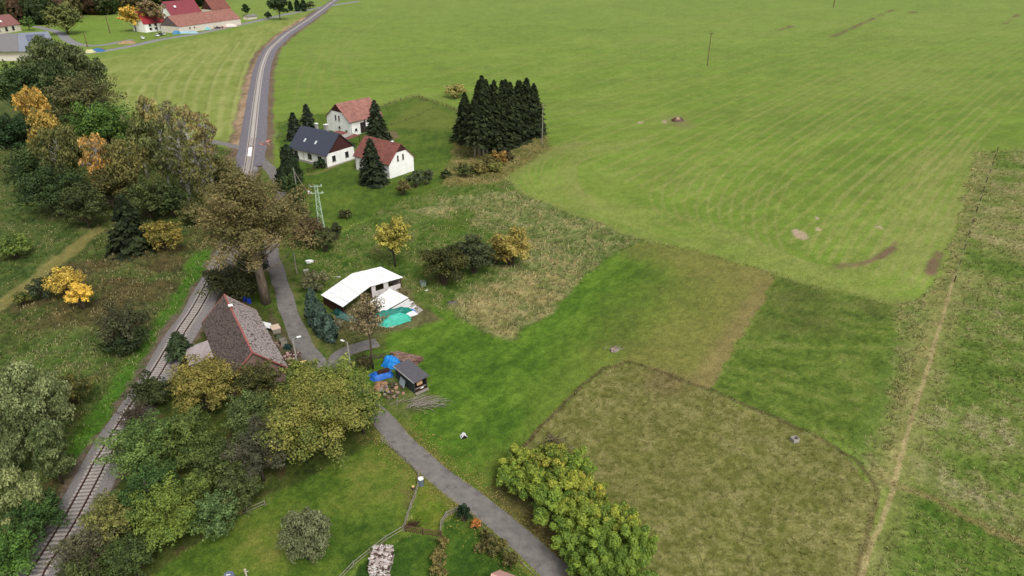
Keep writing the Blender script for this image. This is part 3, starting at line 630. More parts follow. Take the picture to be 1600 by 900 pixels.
# woodland on the left
T('willow', 66, 66, 24, 100, (98, 108, 70), 'tall grey-green willow at the far end of the woodland, nearest the solar roof', c2=(62, 76, 44))
T('willow', 112, 76, 22, 80, (92, 102, 66), 'grey-green tree on the right shoulder of the far woodland, above the hay field edge', c2=(58, 70, 42))
T('broad', 15, 98, 22, 80, (66, 84, 48), 'dark green tree at the left edge under the solar roof', c2=(40, 54, 30))
T('willow', 75, 100, 20, 90, (76, 92, 54), 'grey-green willow just in front of the two tallest far ones', c2=(48, 62, 36))
T('broad', 120, 116, 19, 105, (96, 92, 60), 'brownish olive round tree above the bright green maple', c2=(58, 62, 38))
T('birch', 42, 138, 19, 50, (184, 150, 54), 'golden yellow birch top standing in the dark left woodland', c2=(138, 118, 44), bark=BARK_PALE)
T('birch', 62, 176, 18, 58, (164, 138, 52), 'olive and gold birch in front of the golden yellow one', c2=(92, 94, 44), bark=BARK_PALE)
T('broad', 10, 175, 18, 75, (44, 66, 40), 'very dark green tree on the left edge above the meadow', c2=(30, 44, 26))
T('broad', 155, 163, 17, 108, (82, 108, 36), 'fresh green maple between the brownish tree and the willows', c2=(52, 74, 30))
T('birch', 226, 152, 21, 46, (150, 142, 88), 'straw-tipped olive birch at the top of the middle woodland', c2=(92, 96, 54), bark=BARK_PALE, dens=.8)
T('birch', 205, 176, 18, 44, (112, 120, 66), 'slim olive birch left of the straw-tipped one', c2=(74, 84, 46), bark=BARK_PALE, dens=.9)
T('birch', 258, 160, 22, 46, (138, 134, 92), 'thin silvery birch behind the railway bend', c2=(90, 94, 60), bark=BARK_PALE, dens=.6, tmul=1.4)
T('birch', 285, 165, 22, 44, (140, 132, 84), 'slender pale birch between the silvery one and the railway', c2=(94, 96, 56), bark=BARK_PALE, dens=.55, tmul=1.4)
T('birch', 308, 178, 21, 48, (134, 122, 76), 'pale barked birch nearest to the level crossing road', c2=(92, 90, 52), bark=BARK_PALE, dens=.55, tmul=1.5)
T('birch', 240, 190, 19, 52, (104, 112, 64), 'bushy olive birch below the thin silvery birch', c2=(68, 78, 44), bark=BARK_PALE, dens=1.0)
T('birch', 272, 205, 18, 50, (108, 112, 62), 'olive birch with a forked pale trunk in the middle of the woodland', c2=(70, 78, 42), bark=BARK_PALE, dens=.6, tmul=1.5)
T('birch', 305, 222, 17, 52, (116, 116, 62), 'olive green birch beside the bend of the railway', c2=(72, 80, 42), bark=BARK_PALE, dens=.6, tmul=1.5)
T('shrub', 335, 248, 7, 50, (112, 106, 48), 'yellow olive shrub below the level crossing road', c2=(80, 82, 40))
T('birch', 142, 214, 17, 52, (184, 142, 60), 'orange topped birch with a long white trunk', c2=(132, 112, 54), bark=BARK_PALE, dens=.55, tmul=1.4)
T('birch', 190, 222, 16, 66, (116, 112, 60), 'olive birch just right of the orange topped one', c2=(78, 82, 44), bark=BARK_PALE)
T('birch', 85, 205, 17, 80, (102, 104, 56), 'olive birch left of the orange topped one', c2=(66, 76, 42), bark=BARK_PALE)
T('broad', 70, 262, 12, 100, (60, 76, 42), 'dark green thicket tree at the meadow edge', c2=(38, 50, 30), cb=.03)
T('broad', 40, 232, 12, 80, (70, 86, 48), 'dark tree behind the thicket at the meadow edge', c2=(42, 56, 32), cb=.05)
T('broad', 118, 285, 11, 70, (74, 80, 46), 'brownish green thicket tree beside the end of the grass track', c2=(44, 52, 30), cb=.03)
T('broad', 222, 280, 10, 70, (84, 92, 50), 'dull olive tree in the middle of the woodland edge', c2=(50, 58, 34), cb=.05)
T('broad', 262, 290, 8, 60, (66, 78, 44), 'dark green tree right of the yellow olive bush', c2=(40, 50, 28), cb=.05)
T('broad', 160, 262, 11, 60, (96, 88, 48), 'brown olive understorey tree below the orange topped birch', c2=(56, 60, 34), cb=.03)
T('broad', 296, 312, 6, 44, (92, 92, 50), 'small olive tree between the birch trunks and the railway', c2=(58, 62, 36), cb=.03)
T('spruce', 186, 300, 13, 66, (48, 60, 36), 'dark spruce at the corner of the woodland by the grass track', c2=(22, 30, 20), cb=.02)
T('shrub', 253, 350, 6, 58, (160, 138, 44), 'yellow olive round bush between the dark spruce and the railway', c2=(96, 98, 38))
T('shrub', 14, 372, 4.5, 50, (122, 142, 44), 'lime green bush at the left edge beside the grass track', c2=(84, 108, 38))
T('shrub', 98, 427, 5.0, 56, (222, 188, 40), 'larger bright yellow bush on the rough ground', c2=(176, 150, 44))
T('shrub', 120, 446, 4.6, 42, (242, 204, 30), 'smaller vivid yellow bush in front of the larger one', c2=(214, 172, 34))
T('shrub', 62, 442, 3.0, 42, (78, 88, 56), 'grey-green low bush left of the bright yellow bushes', c2=(52, 62, 38))
T('shrub', 30, 460, 2.4, 28, (120, 120, 40), 'small green and yellow bush next to the end of the grass track', c2=(60, 82, 32))
T('sparse', 182, 482, 7, 88, (88, 90, 54), 'half bare greyish tree on the rough slope left of the railway', c2=(62, 66, 40), dens=2.0)
T('shrub', 190, 520, 3.5, 62, (66, 82, 40), 'dark green scrub at the foot of the half bare greyish tree', c2=(44, 58, 30))
T('spruce', 273, 517, 5.5, 40, (58, 76, 50), 'small dark pine hanging over the railway beside the grey lean-to', c2=(36, 50, 32), cb=.35, name='pine_tree')
T('shrub', 95, 595, 4.5, 76, (122, 116, 44), 'yellow flecked dark bush on the slope near the pale willow', c2=(58, 70, 32))
T('willow', 22, 578, 13, 122, (136, 148, 104), 'pale silvery willow filling the left edge', c2=(88, 102, 64))
T('willow', -30, 610, 13, 110, (124, 136, 94), 'silvery willow cut off by the left edge', c2=(80, 94, 58))
T('willow', 62, 665, 9, 66, (104, 118, 74), 'lower green willow at the right foot of the pale silvery one', c2=(66, 82, 46))
T('willow', 8, 742, 9, 92, (142, 150, 102), 'pale tipped willow at the bottom left corner', c2=(74, 90, 46))
T('broad', 40, 770, 7, 80, (66, 92, 42), 'dark green tree in the bottom left corner beside the railway bank', c2=(40, 60, 30), cb=.05)
T('broad', -5, 840, 6, 90, (80, 110, 40), 'green tree at the very bottom left of the view', c2=(48, 72, 30), cb=.05)
# big autumn tree and its neighbours
T('broad', 376, 262, 25.5, 178, (114, 98, 68), 'huge brown autumn tree with a thick grey trunk beside the lane', c2=(84, 80, 48), cb=.22, dens=1.3, tmul=2.0, bark=BARK_MAPLE, name='large_tree')
T('broad', 343, 292, 12, 70, (124, 104, 60), 'smaller brown tree overhanging the railway left of the huge one', c2=(84, 80, 44), cb=.15, dens=.9)
T('shrub', 355, 425, 5.5, 92, (88, 92, 48), 'dull olive thicket between the railway and the ridge of the old cottage', c2=(58, 62, 36))
T('shrub', 395, 400, 5, 50, (62, 62, 38), 'dark thicket at the left of the thick grey trunk', c2=(42, 46, 28))
T('shrub', 478, 345, 6.0, 52, (116, 92, 60), 'reddish brown shrub right of the lane below the huge tree', c2=(82, 76, 46), cat='shrub')
T('shrub', 505, 362, 4.5, 34, (92, 96, 50), 'olive shrub at the foot of the lattice pylon', c2=(62, 72, 38), cat='shrub')
T('shrub', 522, 352, 3.5, 28, (78, 86, 48), 'small grey-green shrub right of the lattice pylon', c2=(56, 62, 36), cat='shrub')
T('thuja', 447, 228, 8, 30, (52, 66, 38), 'dark green cypress beside the left gable of the slate roofed farmhouse', c2=(34, 46, 28), name='cypress', cat='tree')
T('thuja', 455, 252, 6, 28, (54, 70, 38), 'dark hedge conifer in front of the slate roofed farmhouse', c2=(36, 48, 28), name='cypress', cat='tree')
T('thuja', 440, 262, 6, 30, (56, 70, 40), 'dark hedge conifer next to the end of the level crossing road', c2=(36, 48, 28), name='cypress', cat='tree')
T('broad', 452, 268, 7, 34, (62, 78, 42), 'dark green tree hiding the left foot of the slate roofed farmhouse', c2=(38, 52, 30), cb=.03)
T('broad', 459, 296, 6, 34, (66, 80, 44), 'dark green tree between the farm drive and the huge brown tree', c2=(40, 54, 32), cb=.03)
T('shrub', 466, 322, 4.5, 30, (72, 80, 46), 'dark shrub at the foot of the leaning braced pole', c2=(44, 54, 32), cat='shrub')
T('shrub', 500, 251, 2.2, 20, (58, 76, 40), 'small round dark bush at the corner of the slate roofed farmhouse', c2=(38, 52, 30), cat='shrub')
# farm spruces
T('spruce', 577, 213, 12.6, 42, (50, 62, 42), 'lone spruce in front of the red roofed barn with the narrow gable windows', c2=(26, 36, 26), base=(584, 287), cb=.03)
T('spruce', 579, 155, 12.8, 38, (54, 66, 46), 'spruce beside the door of the upper red roofed house', c2=(28, 38, 28), base=(590, 218), cb=.03)
T('spruce', 477, 162, 11, 28, (54, 66, 52), 'taller blue-green spruce behind the slate roofed farmhouse', c2=(30, 40, 32), cb=.03)
T('spruce', 456, 175, 9, 30, (58, 70, 56), 'shorter blue-green spruce behind the left gable of the farmhouse', c2=(32, 42, 34), cb=.03)
# spruce grove
SP = [(742, 246, 138, 34, .28), (749, 243, 132, 34, .30), (755, 243, 122, 34, .3), (761, 240, 128, 34, .3), (773, 236, 122, 38, .04), (785, 230, 114, 40, .04), (797, 225, 116, 40, .04), (809, 219, 110, 42, .04), (822, 213, 112, 42, .04), (833, 207, 124, 40, .04),
      (728, 222, 137, 40, .15), (768, 214, 124, 38, .1), (790, 208, 116, 38, .1), (812, 200, 112, 40, .1), (750, 216, 128, 36, .1)]
ORD = ['leftmost front spruce of the grove with a bare pale trunk', 'second bare trunked spruce of the grove from the left', 'third bare trunked spruce of the grove from the left', 'fourth bare trunked spruce of the grove from the left',
       'bushy spruce right behind the bare trunked ones of the grove', 'bushy spruce in the middle of the grove front', 'bushy spruce of the grove front right of its middle', 'tall spruce third from the right end of the grove front',
       'tall spruce of the grove front, second from its right end', 'rightmost spruce of the grove beside the field pole', 'spruce at the left back corner of the grove', 'back row spruce behind the bushy middle of the grove',
       'back row spruce near the top of the grove', 'back row spruce at the right of the grove', 'back row spruce between the left corner and the middle of the grove']
def ht(bx, by, ty):
    X, Y = G(bx, by); lo, hi = 0, 55
    for _ in range(40):
        m = (lo + hi) / 2; dn = -Y * S_ - (m - CAM_H) * C_
        if 450 + FPX * dn / depth(X, Y, m) > ty: lo = m
        else: hi = m
    return lo
for (bx, by, ty, wp, cb_), lb in zip(SP, ORD):
    T('spruce', 0, 0, ht(bx, by, ty) * random.uniform(.84, 1.05), wp, (50, 62, 36), lb, c2=(24, 33, 22), base=(bx, by), cb=cb_, group='spruce grove at the field edge', bark=BARK_PALE if cb_ > .2 else BARK, dens=1.1)
T('shrub', 711, 133, 5, 36, (168, 156, 72), 'pale yellow bush at the far fence left of the spruce grove', c2=(128, 128, 60), cat='shrub')
# shrub row between garden and meadow
for px, py, h, wp, c, lb in [(628, 285, 3.4, 26, (122, 112, 56), 'brown olive shrub at the lower left end of the shrub row'), (648, 270, 4, 26, (86, 98, 62), 'grey-green shrub, second from the left in the shrub row'), (665, 268, 3.6, 22, (92, 102, 66), 'pale grey-green shrub, third in the shrub row'),
                             (695, 266, 2.4, 16, (70, 84, 42), 'small dark round shrub in the gap of the shrub row'), (727, 260, 3, 28, (84, 92, 40), 'dark olive shrub left of the yellow shrubs'), (748, 255, 2.8, 30, (138, 124, 54), 'mustard coloured shrub in the shrub row'),
                             (766, 247, 3.0, 30, (110, 104, 50), 'olive brown shrub behind the mustard coloured one'), (779, 235, 4.2, 26, (168, 130, 44), 'orange yellow shrub at the foot of the spruce grove'), (775, 256, 2.4, 24, (142, 142, 56), 'lime yellow low shrub at the right end of the shrub row'), (795, 240, 2.2, 24, (112, 100, 58), 'brown low shrub under the right of the spruce grove')]:
    T('shrub', px, py, h, wp, c, lb, cat='shrub', group='shrub row between garden and meadow')
T('shrub', 540, 330, 1.6, 24, (84, 88, 46), 'low scrub on the verge left of the young yellow tree', cat='shrub')
T('broad', 611, 341, 10.4, 54, (160, 146, 50), 'young yellow autumn tree behind the white roofed shed', c2=(118, 112, 42), cb=.18, dens=1.0)
T('shrub', 691, 388, 7.6, 72, (92, 92, 38), 'big dark olive round bush in the overgrown meadow', c2=(54, 60, 28), cat='shrub')
T('shrub', 738, 374, 7.2, 66, (82, 92, 54), 'grey-green bush in the middle of the meadow thicket', c2=(56, 64, 38), cat='shrub')
T('shrub', 797, 364, 7.0, 62, (172, 156, 60), 'golden yellow bush at the right end of the meadow thicket', c2=(140, 122, 46), cat='shrub')
T('shrub', 775, 385, 4.0, 40, (118, 112, 46), 'olive bush at the foot of the golden yellow one', cat='shrub')
# blue-green conifers by the lane
for px, py, h, wp, lb in [(484, 452, 7.0, 26, 'tallest blue-green juniper column beside the lane'), (497, 474, 6.2, 26, 'middle blue-green juniper column beside the lane'), (512, 492, 5.0, 24, 'lowest blue-green juniper column, nearest the tarpaulins')]:
    T('thuja', px, py, h, wp, (84, 108, 90), lb, c2=(44, 62, 50), name='juniper', group='juniper columns beside the lane')
T('shrub', 488, 428, 3.6, 44, (132, 128, 88), 'straw coloured shrub behind the junipers', c2=(96, 100, 60), cat='shrub')
T('sparse', 521, 500, 2.6, 30, (150, 146, 112), 'pale twiggy shrub right of the junipers', cat='shrub', cb=.05, dens=1.4)
T('sparse', 562, 440, 13.0, 66, (160, 138, 98), 'thin birch with few leaves in front of the white roofed shed', c2=(98, 92, 56), base=(583, 577), cb=.42, bark=BARK, dens=.8, tmul=.7, name='thin_birch')
T('shrub', 566, 560, 2.0, 34, (84, 80, 46), 'brown scrub at the foot of the thin birch', cat='shrub')
# trees round the cottage and the lower thicket
T('broad', 308, 565, 8.5, 108, (132, 118, 52), 'ochre coloured tree in front of the grey lean-to', c2=(96, 92, 42), cb=.08)
T('broad', 398, 572, 6.5, 80, (86, 84, 42), 'dark olive tree against the gable of the old cottage', c2=(52, 56, 30), cb=.08)
T('broad', 470, 566, 7.0, 70, (118, 122, 44), 'yellow green tree at the lane bend beside the street lamp', c2=(76, 88, 38), cb=.08)
T('broad', 525, 566, 8.0, 92, (128, 134, 48), 'light green tree over the lane fork', c2=(80, 96, 40), cb=.1)
T('broad', 560, 612, 7.0, 70, (98, 116, 46), 'green tree overhanging the lane edge', c2=(62, 80, 34), cb=.06)
T('broad', 490, 600, 11, 168, (130, 124, 56), 'largest olive yellow tree of the lower thicket beside the garden lawn', c2=(76, 88, 38), cb=.08)
T('broad', 390, 615, 8, 84, (92, 104, 60), 'grey-green tree between the ochre tree and the largest olive one', c2=(60, 72, 42), cb=.08)
T('shrub', 228, 592, 4.6, 62, (86, 96, 48), 'dark green shrub bending over the railway', c2=(56, 66, 34))
T('sparse', 205, 632, 4.5, 50, (94, 82, 62), 'leafless grey shrub on the railway edge', dens=.7, cb=.1)
T('broad', 212, 662, 8.5, 118, (98, 118, 58), 'dark green apple like tree with pale tips beside the track', c2=(52, 74, 36), cb=.05)
T('broad', 280, 648, 8, 98, (96, 108, 48), 'olive tree above the lime green one', c2=(60, 74, 36), cb=.05)
T('broad', 335, 690, 7.5, 90, (86, 96, 46), 'olive green tree in the middle of the lower thicket', c2=(54, 66, 34), cb=.05)
T('broad', 220, 740, 7, 96, (66, 92, 46), 'dark green tree below the pale tipped apple like one', c2=(42, 62, 32), cb=.05)
T('sparse', 395, 672, 8, 92, (96, 94, 70), 'grey half bare willow left of the largest olive tree', c2=(74, 76, 54), dens=2.4, cb=.1)
T('broad', 365, 735, 6.5, 70, (80, 88, 50), 'dull green tree beside the fence corner of the lawn', c2=(52, 60, 36), cb=.05)
T('broad', 250, 768, 7, 104, (108, 120, 42), 'lime green tree of the lower thicket', c2=(74, 92, 34), cb=.05)
T('broad', 160, 780, 6.5, 76, (122, 118, 60), 'yellow topped olive tree next to the track', c2=(80, 84, 48), cb=.05)
T('broad', 330, 775, 5.5, 72, (88, 108, 66), 'bluish green tree at the lawn edge', c2=(56, 76, 44), cb=.05)
T('broad', 300, 745, 6, 70, (98, 110, 46), 'small green tree behind the lime green one', c2=(60, 74, 34), cb=.05)
T('shrub', 362, 782, 2.5, 26, (170, 130, 50), 'small orange yellow shrub on the edge of the bluish tree', cat='shrub')
T('sparse', 130, 836, 5.0, 90, (108, 106, 72), 'grey olive half bare shrub in the lower corner beside the track', dens=2.6, cb=.05)
T('broad', 195, 845, 5, 80, (74, 88, 44), 'dark green shrubby tree at the bottom edge', c2=(50, 62, 34), cb=.05)
T('broad', 110, 880, 4.5, 70, (84, 92, 50), 'dull olive shrubby tree at the bottom edge beside the sleepers', c2=(56, 64, 36), cb=.05)
T('willow', 470, 805, 6.5, 88, (112, 120, 90), 'silvery grey willow standing on the garden lawn', c2=(92, 100, 74), cb=.05)
# rounded shrubs right of the lane
CL = [(815, 706, 4.0, 62), (860, 700, 4.6, 66), (902, 708, 4.4, 56), (832, 735, 4.6, 70), (885, 738, 5.2, 78), (925, 752, 4.8, 66), (862, 772, 4.8, 72), (912, 785, 5.4, 80), (958, 790, 5.0, 74), (898, 822, 4.8, 76), (945, 832, 5.4, 86), (992, 828, 4.8, 72), (930, 872, 4.6, 80), (985, 868, 5.0, 84), (795, 728, 3.4, 48)]
CLN = ['at the left top corner', 'at its top centre', 'at the top right corner', 'upper half left of centre', 'middle of the upper half', 'pasture side, upper half', 'lane side, mid length', 'very middle', 'pasture side, mid length',
       'lane side, lower half', 'middle of the lower half', 'pasture side, lower half', 'bottom edge, lane side', 'bottom edge, pasture side', 'lowest and nearest the lawn']
for k, ((px, py, h, wp), lb) in enumerate(zip(CL, CLN)):
    c = [(166, 172, 26), (154, 168, 26), (140, 164, 28), (182, 172, 28)][(k * 7) % 4] if py < 800 else (136, 160, 28)
    T('clump', px, py, h, wp * 1.14, c, 'rounded shrub of the yellow green lane clump, ' + lb, c2=(86, 116, 30), cat='shrub', group='yellow green shrub clump between lane and pasture', dens=1.25)
T('sparse', 870, 682, 2.6, 44, (104, 92, 70), 'leafless grey bush at the top of the yellow green clump', cat='shrub', cb=.05, dens=.4, group=None)
T('shrub', 725, 793, 2.2, 25, (40, 66, 34), 'dark green clipped round bush at the lane edge', c2=(26, 44, 26), cat='shrub')
T('shrub', 744, 814, 1.1, 18, (206, 132, 40), 'small orange bush beside the lane', cat='shrub', c2=(176, 116, 44))
for px, py, h, wp, lb in [(762, 834, 1.3, 28, 'brown olive shrub nearest the orange bush'), (778, 848, 1.5, 34, 'brown olive shrub in the middle of the lane hedge'), (796, 868, 1.4, 28, 'brown olive shrub at the lower end of the lane hedge'), (752, 852, .9, 22, 'low olive shrub on the inner side of the lane hedge')]:
    T('shrub', px, py, h, wp, (116, 108, 50), lb, cat='shrub', c2=(70, 72, 36), group='low shrubs along the lane hedge')
for px, py, h, wp, lb in [(692, 840, 1.5, 20, 'small olive bush at the corner of the picket fence'), (686, 862, 1.7, 26, 'olive bush below the picket fence corner'), (684, 882, 1.6, 28, 'olive bush at the bottom edge right of the firewood')]:
    T('shrub', px, py, h, wp, (140, 126, 58), lb, cat='shrub', c2=(96, 92, 44), group='bushes in line below the picket fence')
# far trees by the village
T('broad', 92, 3, 20, 50, (112, 112, 66), 'round olive tree beside the bend of the village road', c2=(72, 80, 44), cb=.03, dens=2)
T('broad', 40, 26, 9, 20, (86, 112, 48), 'small green tree beside the brown roofed house', cb=.06)
T('broad', 203, 10, 16, 38, (196, 152, 40), 'golden tree on the green left of the red roofed house', c2=(128, 112, 40), cb=.12, dens=1.7)
T('sparse', 236, 2, 19, 44, (150, 124, 92), 'thin reddish tree in front of the red roofed house', c2=(122, 108, 60), cb=.3, dens=3.5)
T('broad', 432, -8, 18, 32, (52, 68, 42), 'dark round tree beside the village road right of the long barn', cb=.05)
T('thuja', 453, 5, 6, 5, (44, 64, 36), 'left one of the small dark columns by the village road', group='small dark columns by the village road')
T('thuja', 463, 2, 8, 6, (44, 64, 36), 'middle one of the small dark columns by the village road', group='small dark columns by the village road')
T('thuja', 473, 2, 8, 7, (44, 64, 36), 'right one of the small dark columns by the village road', group='small dark columns by the village road')
T('shrub', 484, 4, 5, 18, (98, 108, 56), 'olive hedge bush where the village road meets the railway', cat='shrub')
T('shrub', 418, 20, 4, 9, (52, 72, 42), 'small dark bush behind the barn end', cat='shrub')
T('broad', 382, 6, 9, 12, (50, 72, 38), 'small dark tree behind the right end of the long barn', cb=.05)
# far wood above the village: reads as one mass
fv, ft, fb = [], [], 0
def far_crown(X, Y, h, r, c):
    n = 560; d = sph(n)
    lump = 1 + .25 * np.sin(d[:, 0] * 5 + X) * np.cos(d[:, 1] * 4 + Y)
    P = np.c_[X + d[:, 0] * r * lump, Y + d[:, 1] * r * lump, h * .5 + d[:, 2] * h * .5]
    P[:, 2] = np.clip(P[:, 2], .3, None)
    V, F = quads(P, d + rng.normal(0, .4, (n, 3)), np.full(n, 2.3), 1.4)
    cc = pt(c)[None] * (.6 + .7 * rng.random((n, 1)))
    return V, cc
k = 0
for (x0, x1, y0, hh) in [(-60, 75, 37, 19), (-60, 118, 30, 22), (-60, 180, 23, 24), (-60, 235, 16, 22), (-60, 330, 9, 20), (-60, 335, 2, 20), (-60, 350, -6, 18), (-80, 480, -16, 16), (-80, 480, -28, 16)]:
    x = x0
    while x < x1:
        yb = y0 + random.uniform(-2, 2)
        X, Y = G(x, yb); c = random.choice([(58, 70, 40), (74, 80, 48), (88, 78, 50), (62, 84, 44), (96, 92, 58), (48, 62, 40), (84, 66, 48)])
        v, cc = far_crown(X, Y, hh * random.uniform(.75, 1.2), random.uniform(6, 9) * (1 + max(0, 10 - yb) * .03), c); fv.append(v); ft.append(cc)
        x += random.uniform(6, 10)
fv = np.concatenate(fv); ft = np.concatenate(ft)
o = np_mesh('distant_wood', fv, np.arange(len(fv)).reshape(-1, 4), LEAF, tint=ft); tag(o, 'dark mixed wood rising behind the village houses', 'wood', kind='stuff')

# ------------------------------------------------------------------ buildings
ROOFRED = mat('red_tile_roof', (138, 84, 74), .85, .3, .9, .5, c2=(104, 66, 60), bscale=9)
ROOFRED2 = mat('weathered_tile_roof', (158, 112, 100), .9, .3, .7, .5, c2=(126, 86, 78), bscale=8)
ROOFBRIGHT = mat('bright_red_roof', (152, 50, 56), .7, .15, 1, .1)
ROOFWINE = mat('wine_red_roof', (132, 62, 70), .75, .15, 1, .1)
SLATE = mat('slate_roof', (66, 70, 84), .6, .2, 3, .2)
BOARD = mat('brown_boarding', (78, 44, 42), .85, .35, 5, .3, stretch=(6, 6, .5))
CREAM = mat('cream_plaster', (214, 204, 192), .9, .1, .6, .1)
def tile_rows(mb, q, rows, cols, th, jit=.0, lift=.0):
    """tiles on the sloping quad q = eave a, eave b, ridge b, ridge a"""
    q = [Vector(p) for p in q]; n = (q[1] - q[0]).cross(q[3] - q[0]).normalized()
    if n.z < 0: n = -n
    for r in range(rows):
        t0, t1 = r / rows, min((r + 1.25) / rows, 1)
        for c in range(cols):
            if jit and random.random() < jit * .25: continue
            a_, b_ = c / cols + .04 / cols, (c + .96) / cols
            f = lambda s, t: q[0].lerp(q[1], s).lerp(q[3].lerp(q[2], s), t)
            up = random.uniform(0, jit) * .06
            p0, p1, p2, p3 = f(a_, t0) + n * (th + up), f(b_, t0) + n * (th + up), f(b_, t1) + n * (.006 + lift), f(a_, t1) + n * (.006 + lift)
            b0, b1 = f(a_, t0) + n * up, f(b_, t0) + n * up
            mb.add([p0, p1, p2, p3, b0, b1], [(0, 1, 2, 3), (4, 5, 1, 0), (4, 0, 3), (5, 2, 1)])
def house(name, label, cat, p0, p1, W, hw, hr, wallm, roofm, oh=.35, board=None, board_from=.0, trim=None, tiles=None, ridge=None, drop=0):
    """p0 -> p1 is the long front wall seen from the camera, W the depth behind it"""
    L = math.hypot(p1[0] - p0[0], p1[1] - p0[1]); an = math.atan2(p1[1] - p0[1], p1[0] - p0[0])
    t = thing(name, label, cat, (*p0, 0), an); t['L'] = L; t['W'] = W
    MB().prism([(0, -.3), (W, -.3), (W, hw), (W / 2, hr), (0, hw)], 0, L).build('wall', wallm, t)
    k = (hr - hw) / (W / 2); ohz = oh * k; r = MB(); th = .16
    for s in (0, 1):
        y0 = -oh if s == 0 else W + oh
        a_, b_ = (-oh, y0, hw - ohz + th), (L + oh, y0, hw - ohz + th); c_, d_ = (L + oh, W / 2, hr + th), (-oh, W / 2, hr + th)
        r.slab([a_, b_, c_, d_] if s == 0 else [b_, a_, d_, c_], .14)
        if tiles:
            mb = MB(); tile_rows(mb, [a_, b_, c_, d_], tiles[0], tiles[1], .05, .8 if tiles[2] else .25); o = mb.build('roof_tiles', tiles[3 + s], t); o['kind'] = 'stuff'
    r.build('roof', roofm, t)
    if ridge: MB().prism([(W / 2 - .17, hr + .07), (W / 2 - .12, hr + .28), (W / 2 + .12, hr + .28), (W / 2 + .17, hr + .07)], -oh - .02, L + oh + .02).build('ridge_tiles', ridge, t)
    if board:
        zb = hw + (hr - hw) * board_from; yb = W / 2 * (1 - board_from)
        for x0, x1 in ((-.05, -.003), (L + .003, L + .05)):
            MB().prism([(W / 2 - yb + .02, zb), (W / 2 + yb - .02, zb), (W / 2, hr - .02)], x0, x1).build('gable_boarding', board, t)
    if trim:
        for y0, y1, s in ((-oh, W / 2, 1), (W + oh, W / 2, -1)):
            for x in (-oh, L + oh):
                MB().slab([(x - .11, y0, hw - ohz + th + .06), (x + .11, y0, hw - ohz + th + .06), (x + .11, y1, hr + th + .06), (x - .11, y1, hr + th + .06)], .16).build('verge_tiles', trim, t)
    return t
def opening(t, side, u, z, w_, h, name='window', frame=None, pane=GLASS, bars=True):
    """a window or door on side front/back/left/right; u along the wall as seen in local axes"""
    L, W = t['L'], t['W']; fr = frame or WHITE
    ax = side in ('front', 'back'); off = {'front': -1, 'back': 1, 'left': -1, 'right': 1}[side]
    base = {'front': 0, 'back': W, 'left': 0, 'right': L}[side]
    def P(du, dn, dz): return ((u + du, base + off * dn, z + dz) if ax else (base + off * dn, u + du, z + dz))
    def D(a_, b_, c_): return (a_, b_, c_) if ax else (b_, a_, c_)
    f = MB(); b_ = .09
    f.box(P(0, .03, h / 2 - b_ / 2), D(w_, .06, b_)).box(P(0, .03, -h / 2 + b_ / 2), D(w_, .06, b_))
    f.box(P(-w_ / 2 + b_ / 2, .03, 0), D(b_, .06, h - 2 * b_)).box(P(w_ / 2 - b_ / 2, .03, 0), D(b_, .06, h - 2 * b_))
    if bars: f.box(P(0, .028, 0), D(.06, .05, h - 2 * b_))
    if name == 'window': f.box(P(0, .07, -h / 2 - .05), D(w_ + .2, .14, .06))
    fo = f.build(name, fr, t)
    MB().box(P(0, .012, 0), D(w_ - 2 * b_ + .01, .02, h - 2 * b_ + .01)).build('pane' if name == 'window' else 'leaf', pane, fo)
def chimney(t, x, y, z0, z1, m=None, w_=.7):
    o = MB().box((x, y, (z0 + z1) / 2), (w_, w_, z1 - z0)).build('chimney', m or CONC, t)
    MB().box((x, y, z1 + .06), (w_ + .2, w_ + .2, .12)).build('chimney_cap', BRIGHT, o)

# slate roofed farmhouse
fA = house('farmhouse', 'white farmhouse with dark slate roof, two skylights and a brown boarded gable', 'house', (-65.7, 198.8), (-52.9, 189.9), 10.6, 3.9, 8.8, WHITE, SLATE, .5, BOARD, .03)
MB().box((fA['L'] / 2, -.06, .15), (fA['L'] + .1, .12, .9)).build('plinth', CONC, fA)
MB().box((fA['L'] + .06, 5.3, .0), (.12, 10.6, .6)).build('plinth', CONC, fA)
FR = mat('dark_frame', (92, 80, 72), .7, .2, 4)
for u in (2.3, 8.3, 12.6): opening(fA, 'front', u, 2.2, 1.6, 1.5, frame=FR)
for u in (2.6, 7.6): opening(fA, 'right', u, 2.2, 1.3, 1.6, frame=FR)
MB().box((5.6, -.05, 1.9), (.12, .1, 2.6)).build('downpipe', CONC, fA)
for u in (4.6, 9.3):
    k = 4.9 / 5.3; y = 2.0; z = 3.9 + y * k + .17
    o = MB().box((u, y, z + .05), (.75, 1.25, .1), rx=math.atan(k)).build('skylight', STEEL, fA)
    MB().box((u, y - .02, z + .12), (.58, 1.05, .04), rx=math.atan(k)).build('pane', mat('skylight_glass', (206, 214, 222), .2, .1, 1, spec=.6), o)
chimney(fA, 5.2, 6.4, 7.4, 10.0); chimney(fA, 9.2, 6.6, 7.0, 10.2, w_=1.0)
for t_ in (fA,):
    MB().tube([(-.5, -.62, 3.5), (t_['L'] + .5, -.62, 3.5)], .09, 6).build('gutter', FR, t_)
    MB().tube([(t_['L'] - .15, -.58, 3.45), (t_['L'] - .15, -.12, 3.1), (t_['L'] - .15, -.12, .1)], .06, 6).build('downpipe', FR, t_)
